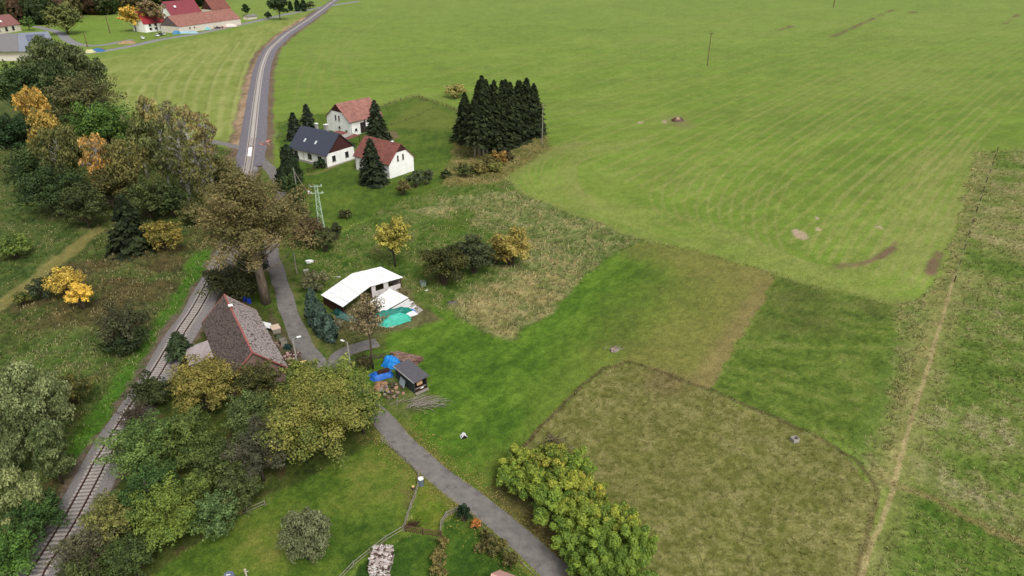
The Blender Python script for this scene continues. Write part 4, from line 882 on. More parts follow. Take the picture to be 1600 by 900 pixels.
# upper red roofed house: gable towards the camera
gl, gr = G(450 + .5, 140 + 95 / 5.627 + 1 + 24.5), None
def gable_house(name, label, eL, eR, z, L, hr, wallm, roofm, **kw):
    """eL, eR photo pixels of the two gable eaves at height z; the ridge runs away from the camera by L"""
    a_ = np.array(G(*eL, z)); b_ = np.array(G(*eR, z)); Wd = np.linalg.norm(b_ - a_); u = (b_ - a_) / Wd; back = np.array([-u[1], u[0]])
    return house(name, label, 'house', tuple(b_), tuple(b_ + back * L), Wd, z, hr, wallm, roofm, **kw)
fB = gable_house('farmhouse', 'white house with tiled red roof behind the slate roofed one, high windows in its gable', (510, 181.5), (546.5, 191), 4.6, 13.5, 9.6, WHITE, ROOFRED2, oh=.35, board=BOARD, board_from=.5)
# local axes of fB: x runs away from the camera, y from the right eave to the left one; its near gable is the side 'left'
for u in (3.0, 4.9): opening(fB, 'left', fB['W'] * .5 + (u - 4) * 1.0 + .3, 5.0, .7, 1.6, frame=FR)
for u, z in ((2.4, 1.2), (6.0, 1.9)): opening(fB, 'left', u, z, .9, .8, frame=FR, bars=False)
opening(fB, 'front', 5.2, 1.9, 2.3, 3.6, name='door', frame=FR, pane=mat('dark_door', (52, 44, 44), .8, .2, 3))
opening(fB, 'front', 2.2, 1.7, .9, .8, frame=FR, bars=False); opening(fB, 'front', 6.0, 4.1, .7, .5, frame=FR, bars=False)
# barn with narrow gable windows
fC = house('barn', 'white barn with weathered red tiled roof standing behind the lone spruce', 'barn', (-44.6, 188.8), (-33.5, 180.2), 9.3, 4.2, 8.7, WHITE, ROOFRED, .35, BOARD, .55)
for u in (3.4, 5.4): opening(fC, 'right', u, 5.0, .55, 1.5, frame=FR, bars=False)
opening(fC, 'front', 2.3, 1.6, .9, .9, frame=FR, bars=False)
chimney(fC, fC['L'] - 3, 4.65, 8.4, 8.9, w_=.5)
for t_, z_ in ((fC, 4.0), (fB, 4.4)):
    MB().tube([(-.3, -.45, z_ - .15), (t_['L'] + .3, -.45, z_ - .15)], .08, 6).build('gutter', FR, t_)
    MB().tube([(.25, -.42, z_ - .2), (.25, -.1, z_ - .5), (.25, -.1, .1)], .06, 6).build('downpipe', FR, t_)
# low link building between the three
z = 3.0; q = [(*G(430 + p[0] / 5.627, 140 + p[1] / 5.627, zz), zz) for p, zz in (((470, 385), 3.0), ((612, 447), 3.0), ((745, 400), 3.3), ((560, 357), 3.5))]
lk = thing('open_shed', 'low open shed with red tiled roof linking the farmhouse and the barns', 'shed', (q[0][0], q[0][1], 0)); q = [tuple(Vector(p) - Vector(lk.location)) for p in q]
MB().slab(q, .15).build('roof', ROOFRED, lk)
md = [Vector(q[0]).lerp(Vector(q[1]), .55), Vector(q[0]).lerp(Vector(q[1]), .85), Vector(q[3]).lerp(Vector(q[2]), .75), Vector(q[3]).lerp(Vector(q[2]), .5)]
MB().slab([p + Vector((0, 0, .09)) for p in md], .06).build('metal_patch', CONC, lk)
for i in (0, 1, 2, 3): MB().box((q[i][0] * .93 + .5, q[i][1] * .93 + (.3 if i < 2 else -.3), q[i][2] / 2 - .1), (.18, .18, q[i][2] - .1)).build('post', WOODD, lk)
# old cottage with patchy tiles, paler on the lane slope, darker on the other
TD = mat('dark_slope_tiles', (118, 104, 98), .95, .45, 4.5, .4, c2=(52, 42, 39)); TL = mat('pale_slope_tiles', (178, 170, 166), .95, .4, 3.2, .4, c2=(104, 86, 82))
PINK = mat('pink_ridge_tile', (168, 102, 94), .85, .35, 2, .2)
OLDP = mat('old_plaster', (138, 116, 104), .95, .3, .9, .3, c2=(110, 88, 78))
d_ = np.array([-.517, .856]); d_ /= np.linalg.norm(d_); rf = np.array([-37.2, 82.5]) + d_ * .3; nrm_ = np.array([d_[1], -d_[0]])
c1 = rf + nrm_ * 4.05
ct = house('old_cottage', 'old cottage with patchy tiled roof and pink ridge tiles beside the railway', 'house', tuple(c1), tuple(c1 + d_ * 19.6), 8.1, 2.75, 6.6, OLDP, mat('tile_underlay', (74, 62, 58), .95), .35, None, 0, PINK, (22, 46, 1, TL, TD), PINK)
# front of the cottage faces the lane (side 'front'), its near gable is 'left'
for u in (3.5, 7.5, 12, 16): opening(ct, 'front', u, 1.5, .9, 1.1, frame=FR)
for u in (2.4, 5.4): opening(ct, 'left', u, 1.6, .9, 1.1, frame=FR)
chimney(ct, 14.5, 4.05, 6.4, 7.3, mat('old_brick', (132, 84, 74), .95, .3, 5), .5)
z = 2.3; q = [(*G(270 + a_ / 6.667, 455 + b_ / 6.667, zz), zz) for a_, b_, zz in ((117, 600, 2.1), (170, 775, 2.1), (428, 690, 2.5), (362, 510, 2.5))]
lt = thing('lean_to', 'small lean-to with pale grey corrugated roof against the old cottage', 'lean-to', (q[0][0], q[0][1], 0)); q = [Vector(p) - Vector(lt.location) for p in q]
LTM = mat('pale_sheet', (172, 160, 158), .7, .2, 1.2, .1, c2=(150, 138, 136), stretch=(1, .3, 1))
for i in range(6):
    a_, b_ = i / 6 + .004, (i + 1) / 6 - .004
    MB().slab([q[0].lerp(q[1], a_) + Vector((0, 0, .02 * (i % 2))), q[0].lerp(q[1], b_) + Vector((0, 0, .02 * (i % 2))), q[3].lerp(q[2], b_) + Vector((0, 0, .02 * (i % 2))), q[3].lerp(q[2], a_) + Vector((0, 0, .02 * (i % 2)))], .05).build('roof_sheet', LTM, lt)
cq = sum(q, Vector()) / 4; ins_ = [cq.lerp(p, .9) for p in q]; m_ = MB(); k = 4
m_.add([(p.x, p.y, -.2) for p in ins_] + [(p.x, p.y, p.z - .09) for p in ins_], [(0, 1, 2, 3)[::-1], (4, 5, 6, 7)] + [(i, (i + 1) % 4, (i + 1) % 4 + 4, i + 4) for i in range(4)]).build('wall', WOODG, lt)

# white roofed shed
def W3(a_, b_, z): return Vector((*G(490 + a_ / 8.183, 405 + b_ / 8.183, z), z))
sh = thing('timber_shed', 'open timber shed under a bright white sheet roof with a kink in the middle', 'shed', (-27, 109, 0)); o_ = Vector((-27, 109, 0))
A1, A2, A3, A4 = W3(90, 458, 2.2), W3(490, 182, 2.9), W3(720, 350, 2.6), W3(372, 612, 2.1)
B2, B3 = W3(860, 95, 2.9), W3(1145, 230, 2.4)
def strips(par, a_, b_, c_, d_, n, m, nm, th=.06):
    for i in range(n):
        s, t_ = i / n + .004, (i + 1) / n - .004; up = Vector((0, 0, .012 * (i % 2)))
        MB().slab([a_.lerp(b_, s) + up - o_, a_.lerp(b_, t_) + up - o_, d_.lerp(c_, t_) + up - o_, d_.lerp(c_, s) + up - o_], th).build(nm, m, par)
strips(sh, A1, A2, A3, A4, 5, BRIGHT, 'roof_sheet'); strips(sh, A2, B2, B3, A3, 5, BRIGHT, 'roof_sheet')
def post(p, zt, par, w_=.16, m=WOODD): MB().box((p.x - o_.x, p.y - o_.y, zt / 2 - .1), (w_, w_, zt)).build('post', m, par)
cA = (A1 + A2 + A3 + A4) / 4; cB = (A2 + B2 + B3 + A3) / 4
for p, c_ in ((A1, cA), (A2, cA), (A4, cA), (B2, cB), (B3, cB), (A3, cB)): post(p.lerp(c_, .10), p.z - .12, sh)
def wallp(a_, b_, z0, z1, nm, m, th=.08, n=1):
    for i in range(n):
        p, q_ = a_.lerp(b_, i / n), a_.lerp(b_, (i + .97) / n); d = q_ - p; L = math.hypot(d.x, d.y)
        MB().box(((p.x + q_.x) / 2 - o_.x, (p.y + q_.y) / 2 - o_.y, (z0 + z1) / 2), (L, th, z1 - z0), math.atan2(d.y, d.x)).build(nm, m, sh)
iA = [p.lerp(cA, .12) for p in (A1, A2, A3, A4)]; iB = [p.lerp(cB, .12) for p in (A2, B2, B3, A3)]
wallp(iA[0], iA[1], 0, 2.0, 'wall_panel', WOOD, n=4); wallp(iA[3], iA[0], 0, 1.9, 'wall_panel', WOODD, n=3); wallp(iB[0], iB[1], 0, 2.65, 'wall_panel', WOOD, n=3); wallp(iB[1], iB[2], 0, 2.2, 'wall_panel', WOODG, n=3)
wallp(iB[3], iB[2], 0, 1.1, 'wall_board', mat('pale_board', (206, 200, 196), .8, .15, 2), n=4); wallp(iB[3].lerp(iB[2], .42), iB[3].lerp(iB[2], .58), 1.1, 2.3, 'wall_board', mat('pale_board', (206, 200, 196)), n=1)
wallp(iB[3], iB[3].lerp(iB[2], .15), 1.1, 2.3, 'wall_board', mat('pale_board', (206, 200, 196)), n=1)
MB().box((0, 0, 0), (.1, .1, .1))
# slab and the low stack of white sheets in front
sl_ = thing('concrete_pad', 'concrete pad under the stack of white sheets', 'pad', (-20, 106, 0)); o2 = Vector((-20, 106, 0))
pq = [W3(*p, .1) - o2 for p in ((820, 700), (930, 350), (1010, 350), (1400, 650), (1010, 870), (850, 860))]
MB().slab(pq, .14).build('pad_slab', CONC, sl_)
st = thing('sheet_stack', 'low roof of loose white sheets in front of the white roofed shed', 'stack of sheets', (-22, 108, 0)); o_ = Vector((-22, 108, 0))
S0, S1, S2, S3 = W3(690, 570, 1.2), W3(975, 375, 1.3), W3(1215, 490, 1.0), W3(860, 690, 1.0)
strips(st, S0, S1, S2, S3, 6, BRIGHT, 'sheet')
for i in range(7):
    t_ = i / 6; a_ = S3.lerp(S0, -.03 - .07 * t_) + Vector((.2 + .25 * i, -.35 * i * .6, -.05 - .12 * i)); b_ = a_ + (S2 - S3) * random.uniform(.75, 1.0); d = (b_ - a_); n_ = Vector((d.y, -d.x, 0)).normalized() * .45
    MB().slab([a_ - o_, b_ - o_, b_ + n_ - o_, a_ + n_ - o_], .05).build('sheet', mat('greyish_sheet', (218, 216, 214), .6, .12, 1), st)
for p in (S0, S1, S2, S3): q_ = p.lerp((S0 + S2) / 2, .1); MB().box((q_.x - o_.x, q_.y - o_.y, q_.z / 2 - .06), (.3, .3, q_.z - .06)).build('support', WOODG, st)
# crumpled tarpaulins
def tarp(label, X, Y, sx, sy, h, c, rz=0, cat='tarpaulin', ridge=.5, grp=None, seed=0, c2=None):
    n = 26; u = np.linspace(-1, 1, n); UU, VV_ = np.meshgrid(u, u); f = UU.ravel(); g_ = VV_.ravel()
    e_ = np.clip(1 - np.maximum(np.abs(f), np.abs(g_)) ** 4, 0, 1)
    z = h * e_ * (.55 + .45 * (1 - np.abs(g_) ** 1.5)) * (.72 + .5 * fbm(f * 3 + seed, g_ * 3, 1.3, 2, seed)) + .05 * h * np.sin(f * 16 + 3 * g_ + seed) * e_ + .16 * h * np.abs(fbm(f * 5 + 9, g_ * 5 + seed, 1.0, 2, seed + 8) - .5) * e_ + .16 * h * (fbm(f * 8, g_ * 14 + seed, 1.2, 2, seed + 4) - .5) * e_
    x = f * sx / 2 * (1 + .1 * np.sin(g_ * 5 + seed)); y = g_ * sy / 2 * (1 + .1 * np.sin(f * 4 + seed))
    i_ = (np.arange(n - 1)[:, None] * n + np.arange(n - 1)[None]).ravel(); F = np.c_[i_, i_ + 1, i_ + n + 1, i_ + n]
    o = np_mesh('tarpaulin', np.c_[x, y, z + .03], F, mat('tarp_%d_%d_%d' % c, c, .5, .3, 2.5, .3, c2=c2)); o.location = (X, Y, 0); o.rotation_euler = (0, 0, rz); o.data.shade_smooth(); tag(o, label, cat, grp); return o
def wp(a_, b_, z=0): return G(490 + a_ / 8.183, 405 + b_ / 8.183, z)
tarp('dark teal tarpaulin over goods under the edge of the white sheets', *wp(1010, 720, .5), 7.5, 1.6, 1.7, (24, 122, 108), .45, seed=1)
tarp('light turquoise crumpled tarpaulin nearest the lawn', *wp(1060, 795, .2), 5.0, 1.9, 1.5, (74, 190, 166), .55, seed=2)
tarp('turquoise tarpaulin heap at the left end of the sheets', *wp(870, 790, .3), 1.7, 2.6, 1.7, (66, 172, 152), .1, seed=3)
tarp('blue tarpaulin strip at the right end of the turquoise ones', *wp(1215, 675, .3), 2.6, .8, .7, (66, 120, 214), .75, seed=4)
tarp('white plastic sheet heap at the right end of the turquoise tarpaulins', *wp(1235, 710, .2), 2.6, 1.0, .7, (232, 230, 236), .75, seed=5)
tarp('dark green tarpaulin under the left edge of the white roof', *wp(320, 680, .4), 2.6, 1.6, .9, (18, 70, 62), -.6, seed=6)
tarp('grey green tarpaulin lying between the junipers and the shed', *wp(430, 735, .3), 4.2, 1.5, .7, (84, 120, 112), -.45, seed=7)
tarp('blue tarpaulin heap beside the small dark shed', *G(612, 570), 2.8, 2.3, 1.5, (40, 146, 220), -.4, seed=8, c2=(24, 104, 190))
tarp('blue tarpaulin at the left of the open heap of boards', *G(596, 588), 3.4, 2.0, .9, (36, 110, 200), .4, seed=9, c2=(22, 74, 156))
tarp('pale crumpled sheet at the left tip of the blue tarpaulins', *G(587, 588), 1.2, .8, .4, (190, 190, 196), .4, seed=10)

# generic loose piles
def planks(label, X, Y, n, L, wd, rz, m, cat='plank pile', spread=.3, grp=None, name='plank_pile', part='plank', zl=.09, layers=3):
    t = thing(name, label, cat, (X, Y, 0), rz, grp); src = MB().box((0, 0, 0), (L, wd, zl)).build(part, m, t); per = max(1, n // layers)
    for i in range(n):
        o = src if i == 0 else src.copy()
        if i: col.objects.link(o); o.parent = t
        l = i // per; o.location = (random.uniform(-spread, spread), (i % per - per / 2) * wd * 1.25 + random.uniform(-.04, .04), zl / 2 + .02 + l * zl * 1.15)
        o.rotation_euler = (0, random.uniform(-.02, .02), random.uniform(-.06, .06)); o.scale = (random.uniform(.75, 1.05), 1, 1)
    return t
def rubble(label, X, Y, n, rx_, ry_, sz, ms, cat, name, part, hmax=.5, grp=None):
    t = thing(name, label, cat, (X, Y, 0), 0, grp); srcs = []
    for m in ms:
        b = MB(); vs = sph(14) * sz * np.array([.6, .45, .35]); import bmesh
        me = bpy.data.meshes.new(part); bm = bmesh.new(); [bm.verts.new(v) for v in vs]; bmesh.ops.convex_hull(bm, input=bm.verts); bm.to_mesh(me); bm.free(); me.materials.append(m); srcs.append(me)
    for i in range(n):
        a_ = random.random() * 6.28; r = random.random() ** .6; o = bpy.data.objects.new(part, random.choice(srcs)); col.objects.link(o); o.parent = t
        o.location = (math.cos(a_) * r * rx_, math.sin(a_) * r * ry_, sz * .2 + hmax * (1 - r) * random.random()); o.rotation_euler = (random.uniform(-.5, .5), random.uniform(-.5, .5), random.random() * 6); k = random.uniform(.6, 1.4); o.scale = (k, k, k)
    return t
STONE_P = mat('pinkish_brick', (176, 134, 118), .95, .3, 4, .2); STONE_D = mat('dark_rubble', (84, 68, 62), .95, .3, 4, .2); STONE_G = mat('grey_stone', (152, 144, 138), .95, .3, 4, .2)
LOGM = mat('log_end', (176, 146, 128), .9, .4, 6, .3, c2=(98, 66, 56)); YEL = mat('fresh_board', (216, 190, 128), .8, .2, 3)
rubble('heap of pinkish bricks and boards in front of the blue tarpaulins', *G(606, 612), 44, 2.6, 1.8, .55, [STONE_P, STONE_D, STONE_G, LOGM], 'brick heap', 'brick_heap', 'brick', .6)
X, Y = G(596, 604); o = rubble('sandy heap at the left of the pinkish brick heap', X, Y, 16, 1.2, .9, .8, [mat('sandy_soil', (158, 122, 92), .95, .2, 3, .2)], 'earth heap', 'sand_heap', 'clod', .3)
planks('dark boards lying in the opening of the blue tarpaulins', *G(599, 580, .9), 8, 1.8, .25, .5, WOODD, spread=.2).location.z = .85
planks('stack of long pale and brown timbers behind the small dark shed', *G(634, 563), 15, 5.2, .34, -.35, mat('timber', (150, 124, 108), .9, .4, 2, .3, c2=(92, 62, 54)), cat='timber stack', name='timber_stack', part='beam', zl=.24)
# small dark shed
s0_ = G(648, 616); s1_ = G(668, 607); ang_ = math.atan2(s1_[1] - s0_[1], s1_[0] - s0_[0]); Ws = math.hypot(s1_[0] - s0_[0], s1_[1] - s0_[1])
ds = thing('small_shed', 'small dark shed with grey felt roof and an open end on the mown lawn', 'shed', (*s0_, 0), ang_)
DARKW = mat('dark_shed_wall', (62, 72, 74), .85, .25, 3, .2); BLK = mat('black_interior', (34, 30, 30), .95, .2, 3)
Ls = 5.2
MB().box((.05, Ls / 2, 1.15), (.1, Ls, 2.1)).build('side_wall', DARKW, ds); MB().box((Ws - .05, Ls / 2, 1.2), (.1, Ls, 2.1)).build('side_wall', DARKW, ds); MB().box((Ws / 2, Ls - .05, 1.2), (Ws - .2, .1, 2.1)).build('rear_wall', DARKW, ds)
MB().box((Ws / 2, Ls / 2, .25), (Ws - .2, Ls - .2, .1)).build('floor_board', WOODD, ds)
MB().slab([(-.25, -.35, 2.26), (Ws + .25, -.35, 2.42), (Ws + .25, Ls + .2, 2.42), (-.25, Ls + .2, 2.26)], .1).build('roof', mat('grey_felt', (92, 90, 96), .8, .15, 2), ds)
MB().box((-.27, Ls / 2 - .1, 2.25), (.06, Ls + .5, .14)).build('roof_edge', mat('pale_trim', (190, 186, 182), .7), ds)
MB().box((Ws * .52, .35, 1.45), (.95, .06, .9)).build('plywood_panel', mat('plywood', (206, 164, 124), .8, .15, 2), ds)
MB().box((Ws / 2, .08, .72), (Ws - .2, .08, .14)).build('rail_board', WOODG, ds); MB().box((Ws * .5, -.25, .12), (Ws, .5, .12)).build('door_step', WOODG, ds); MB().box((Ws * .62, .18, .52), (.5, .2, .2)).build('white_box', BRIGHT, ds)
MB().box((.12, .04, 1.2), (.12, .08, 2.0)).build('corner_post', WOODD, ds); MB().box((Ws - .12, .04, 1.2), (.12, .08, 2.05)).build('corner_post', WOODD, ds); MB().box((Ws / 2, .12, 1.98), (Ws - .3, .06, .35)).build('lintel_board', BLK, ds)
MB().slab([(-.12, 2.2, 1.2), (-.12, 3.6, 1.3), (-.5, 3.5, .25), (-.62, 2.0, .2)], .03).build('canvas_flap', mat('pale_canvas', (150, 164, 166), .8, .2, 3), ds)
# brush pile: cut branches
def brush(label, X, Y, n, L, c, rz, cat='branches', name='branch_pile', spread=1.6):
    m = MB()
    for i in range(n):
        a_ = rz + random.gauss(0, .5); x, y = X + random.gauss(0, spread), Y + random.gauss(0, spread * .45); l = L * random.uniform(.4, 1)
        m.tube([(x, y, .08), (x + math.cos(a_) * l * .5, y + math.sin(a_) * l * .5, .08 + random.uniform(.05, .4)), (x + math.cos(a_) * l, y + math.sin(a_) * l, .06 + random.uniform(0, .2))], [.045, .03, .012], 4, False)
    return tag(m.build(name, c, None), label, cat)
brush('spread of cut branches on the grass below the small dark shed', *G(655, 632), 90, 2.6, WOODG, .3)
brush('dark brushwood left of the blue tarpaulins', *G(586, 560), 40, 1.8, BARK, 1.0, spread=1.0)
brush('brown brushwood beside the garden fence corner', *G(641, 822), 36, 1.2, WOODD, .5, spread=.5)
# goods beside the cottage
def CT(a_, b_, z=0): return G(370 + a_ / 6.923, 455 + b_ / 6.923, z)
def boxthing(name, label, cat, X, Y, Z, d, m, rz=0, rx=0, lid=None, slats=0):
    t = thing(name, label, cat, (X, Y, Z), rz)
    h = d[2]; e_ = .06
    MB().box((0, 0, e_ / 2), (d[0], d[1], e_)).build('base', m, t)
    for sx, sy, dx, dy in ((-1, 0, e_, d[1]), (1, 0, e_, d[1]), (0, -1, d[0] - 2 * e_, e_), (0, 1, d[0] - 2 * e_, e_)):
        MB().box((sx * (d[0] - e_) / 2, sy * (d[1] - e_) / 2, h / 2 + e_ / 2), (dx, dy, h - e_)).build('side_board', m, t)
    if lid: MB().box((0, 0, h + .07), (d[0] + .12, d[1] + .12, .06), rx=rx).build('lid', lid, t)
    return t
ca = math.atan2(d_[1], d_[0])
X, Y = CT(335, 380, .6); lp = thing('white_sheet', 'large white sheet leaning on junk beside the cottage wall', 'panel', (X, Y, 0), ca)
MB().slab([(-1.1, -.7, .35), (1.1, -.7, .45), (1.0, .7, 1.35), (-1.1, .6, 1.2)], .04).build('sheet', BRIGHT, lp); MB().slab([(1.0, .62, 1.33), (-1.08, .54, 1.18), (-1.1, .75, .3), (1.0, .8, .3)], .04).build('folded_edge', BRIGHT, lp)
boxthing('plywood_box', 'pale plywood covered box beside the cottage wall', 'box', *CT(425, 435), 0, (1.7, 1.3, .8), WOODG, ca, lid=mat('pale_ply', (206, 182, 160), .8, .12, 2))
boxthing('wooden_crate', 'grey open wooden crate between the cottage and the lane', 'crate', *CT(508, 575), 0, (1.3, 1.0, .9), WOODG, ca)
tarp('black green plastic sack beside the grey crate', *CT(550, 615), 1.2, 1.0, .8, (18, 48, 42), 0, cat='sack', seed=11)
tarp('dark mossy sheet over a heap between the plywood box and the crate', *CT(445, 500), 1.7, 1.1, .6, (72, 78, 56), ca, seed=12)
rubble('pile of split firewood at the corner of the cottage near the street lamp', *CT(585, 700), 60, 1.7, 1.2, .45, [LOGM, mat('log_end2', (190, 160, 150), .9, .3, 5), STONE_D], 'firewood pile', 'firewood_pile', 'log', .7)
for (a_, b_, lb) in ((610, 775, 'yellowish boards left of the street lamp post'), (705, 770, 'yellowish boards right of the street lamp post')): planks(lb, *CT(a_, b_), 5, 1.2, .22, .4, YEL, spread=.15, layers=2)
rubble('scatter of junk and stones along the cottage wall', *CT(455, 590), 26, 1.0, 1.5, .35, [STONE_G, STONE_D, LOGM], 'junk heap', 'junk_heap', 'stone', .3)
# blue drums and black tub behind the cottage
BLUE = mat('blue_plastic', (36, 62, 168), .45, .15, 3)
def drum(label, X, Y, m, r=.32, h=.95, tilt=0, name='blue_drum', cat='drum'):
    t = thing(name, label, cat, (X, Y, 0)); t.rotation_euler = (tilt, 0, 0)
    MB().tube([(0, 0, .02), (0, 0, h * .33), (0, 0, h * .34), (0, 0, h * .36), (0, 0, h * .66), (0, 0, h * .68), (0, 0, h)], [r * .95, r, r * 1.05, r, r, r * 1.05, r * .93], 14).build('barrel_body', m, t, False)
    MB().tube([(0, 0, h + .003), (0, 0, h + .04)], [r * .8, r * .8], 14).build('lid', m, t); return t
drum('left blue plastic drum behind the old cottage', *G(383, 471), BLUE); drum('right blue plastic drum behind the old cottage', *G(390, 474), BLUE, .36)
boxthing('black_tub', 'black open tub in the grass left of the thick tree trunk', 'tub', *G(393, 456), 0, (1.1, .8, .6), BLK, .4)
# utility poles
def pole(label, X, Y, h, kind='H', name='utility_pole', rz=0, grp=None):
    t = thing(name, label, 'pole', (X, Y, 0), rz, grp)
    kf = max(1, math.hypot(X, Y) / 260)
    MB().tube([(0, 0, -.2), (0, 0, h)], [.17 * kf, .12 * kf], 8).build('post', WOODG if kf == 1 else WOOD, t)
    if kind == 'H':
        MB().box((0, 0, h - .35), (2.6, .12, .12)).build('crossarm', WOODD, t)
        for x in (-1.2, 0, 1.2): MB().tube([(x, 0, h - .28), (x, 0, h - .05)], [.07, .05], 6).build('insulator', CONC, t)
        for s in (-1, 1): MB().tube([(s * .05, 0, h - 1.1), (s * .8, 0, h - .4)], .035, 5).build('brace', WOODD, t)
    if kind == 'mound': pass
    return t
pole('wooden power pole alone in the middle of the far field', *G(1105, 103), ht(1105, 103, 51))
pole('power pole at the top of the far field, cut off by the frame', *G(1302, 12), 13)
pole('power pole at the right end of the spruce grove', *G(847, 224), ht(847, 224, 163), rz=.2)
pole('pole standing on the village green left of the golden tree', *G(172, 52), 11, kind='', rz=0)
pole('thin dark pole beside the loop of the village road', *G(137, 74), 8, kind='')
pp = pole('leaning braced wooden pole left of the farm garden drive', *G(466, 312), ht(466, 312, 262), kind='')
MB().tube([(2.0, 3.2, -.1), (.1, .1, 7.2)], [.13, .1], 7).build('strut', WOODG, pp); MB().box((2.0, 3.0, .9), (.5, .4, .8)).build('meter_box', BRIGHT, pp)
pole('weathered pole among the brown shrubs right of the lane', *G(464, 428), 4.6, kind='')
# street lamps
def lamp(label, X, Y, h, rz):
    t = thing('street_lamp', label, 'street lamp', (X, Y, 0), rz)
    MB().tube([(0, 0, -.1), (0, 0, h)], [.16, .12], 8).build('post', CONC, t)
    MB().tube([(0, 0, h - .25), (.35, 0, h + .02), (.8, 0, h + .08)], [.04, .04, .035], 6).build('arm', STEEL, t)
    b = MB(); b.prism([(-.14, 0), (.14, 0), (.1, .12), (-.1, .12)], .6, 1.25); b.build('lamp_head', BRIGHT, t).location = (0, 0, h)
    return t
lamp('street lamp on a concrete post at the corner of the old cottage', *G(466, 579), 5.8, .5)
lamp('slim street lamp at the fork of the lane', *G(548, 578), 5.0, 2.6)
# lattice pylon
X, Y = G(503, 360); hL = ht(503, 360, 289); ly = thing('lattice_pylon', 'pale green steel lattice pylon in the farm garden', 'pylon', (X, Y, 0), .15)
LG = mat('green_paint', (176, 196, 170), .6, .2, 4)
def cw(z): return .62 - .38 * z / hL
for sx, sy in ((-1, -1), (1, -1), (1, 1), (-1, 1)): MB().tube([(sx * cw(0), sy * cw(0), 0), (sx * cw(hL), sy * cw(hL), hL)], .075, 4).build('leg', LG, ly)
for i in range(12):
    z0_, z1_ = hL * i / 12, hL * (i + 1) / 12; m = MB(); s = 1 if i % 2 else -1
    for k in range(4):
        a_ = [(-1, -1), (1, -1), (1, 1), (-1, 1)][k]; b_ = [(-1, -1), (1, -1), (1, 1), (-1, 1)][(k + 1) % 4]
        if s < 0: a_, b_ = b_, a_
        m.tube([(a_[0] * cw(z0_), a_[1] * cw(z0_), z0_), (b_[0] * cw(z1_), b_[1] * cw(z1_), z1_)], .045, 4)
    m.build('lattice_brace', LG, ly)
for z in (hL - .3, hL - 1.9):
    arm = MB().box((0, 0, z), (2.6 if z > hL - 1 else 3.0, .16, .16)).build('crossarm', LG, ly)
    for x in (-1.2, 1.2): MB().tube([(x, 0, z + .08), (x, 0, z + .4)], [.09, .07], 6).build('insulator', BRIGHT, arm)
# fences
def fence(name, label, pts, sp_, h, m, rails=2, pick=0, group=None, cat='fence', jitter=.03, wire=False, pw=.1):
    P = spline(pts, .5) if len(pts) > 2 else np.array(pts, float)
    l = np.r_[0, np.cumsum(np.linalg.norm(np.diff(P, axis=0), axis=1))]; n = max(1, int(l[-1] / sp_)); t = thing(name, label, cat, (*P[0], 0), 0, group)
    q = [Vector((np.interp(l[-1] * i / n, l, P[:, 0]) - P[0, 0], np.interp(l[-1] * i / n, l, P[:, 1]) - P[0, 1], 0)) for i in range(n + 1)]
    src = MB().box((0, 0, h / 2), (pw, pw, h)).build('post', m, t)
    for i, p in enumerate(q):
        o = src if i == 0 else src.copy()
        if i: col.objects.link(o); o.parent = t
        o.location = p; o.rotation_euler = (random.uniform(-jitter, jitter), random.uniform(-jitter, jitter), random.random())
    for i in range(n):
        for r in range(rails):
            z = h * (.35 + .5 * r / max(1, rails - 1)); MB().tube([q[i] + Vector((0, 0, z)), q[i + 1] + Vector((0, 0, z + random.uniform(-.03, .03)))], .012 if wire else .045, 3 if wire else 4, False).build('wire' if wire else 'rail', STEEL if wire else m, t)
        if pick:
            d = q[i + 1] - q[i]; L = d.length; k = int(L / pick)
            for j in range(k):
                p = q[i] + d * ((j + .5) / k); MB().box((p.x, p.y, h * .5 + .05), (.07, .025, h * random.uniform(.95, 1.08)), math.atan2(d.y, d.x)).build('picket', m, t)
    return t
fence('field_fence', 'wire fence with wooden posts along the right side of the far field', GP([(1558, 236), (1536, 300), (1516, 360), (1491, 440)]), 9, 1.3, WOODD, 2, wire=True, pw=.16)
fence('farm_fence', 'brown rail fence round the top of the farm garden', GP([(592, 168), (622, 158), (650, 151), (665, 156), (690, 163), (716, 175)]), 3.5, 1.1, mat('fence_wood', (98, 84, 66), .9, .3, 4), 2, pw=.14)
fence('inner_fence', 'low rail fence crossing the farm garden', GP([(612, 196), (650, 182), (684, 166)]), 4, .8, mat('fence_wood', (98, 84, 66)), 1)
fence('drive_fence', 'short dark fence beside the farm drive', GP([(471, 273), (480, 270), (492, 266)]), 2, 1.2, WOODD, 3, pw=.2)
fence('corner_fence', 'rail fence between the cypress and the railway', GP([(420, 218), (432, 216), (440, 213)]), 2.4, 1.2, WOODG, 2)
fence('lane_fence', 'old wooden fence between the garden lawn and the lane', GP([(597, 692), (618, 706), (638, 724), (650, 738), (655, 750), (650, 775), (640, 800), (632, 828)]), 1.6, .9, WOODG, 2, pick=.0, pw=.11)
fence('picket_fence', 'brown picket fence across the garden', GP([(634, 831), (662, 836), (690, 840)]), 1.8, 1.05, mat('picket_wood', (104, 78, 62), .9, .3, 5), 2, pick=.22)
fence('wire_fence', 'sagging wire fence from the picket fence down past the firewood', GP([(630, 830), (600, 848), (575, 868), (548, 890), (530, 910)]), 1.8, .9, WOODG, 2, pw=.08)
fence('curved_fence', 'curved wooden fence from the picket fence up to the clipped bush', GP([(688, 838), (689, 822), (698, 808), (715, 800)]), 1.2, .9, WOODG, 2, pick=.24)
fence('hedge_fence', 'thin post fence between the lane and the shrubs beside it', GP([(735, 806), (765, 836), (800, 868), (838, 903)]), 2.0, 1.0, WOODG, 1, pw=.07)
fence('lawn_fence', 'grey fence at the shaded corner of the garden lawn', GP([(358, 812), (385, 803), (415, 790)]), 2.0, .9, WOODG, 2)
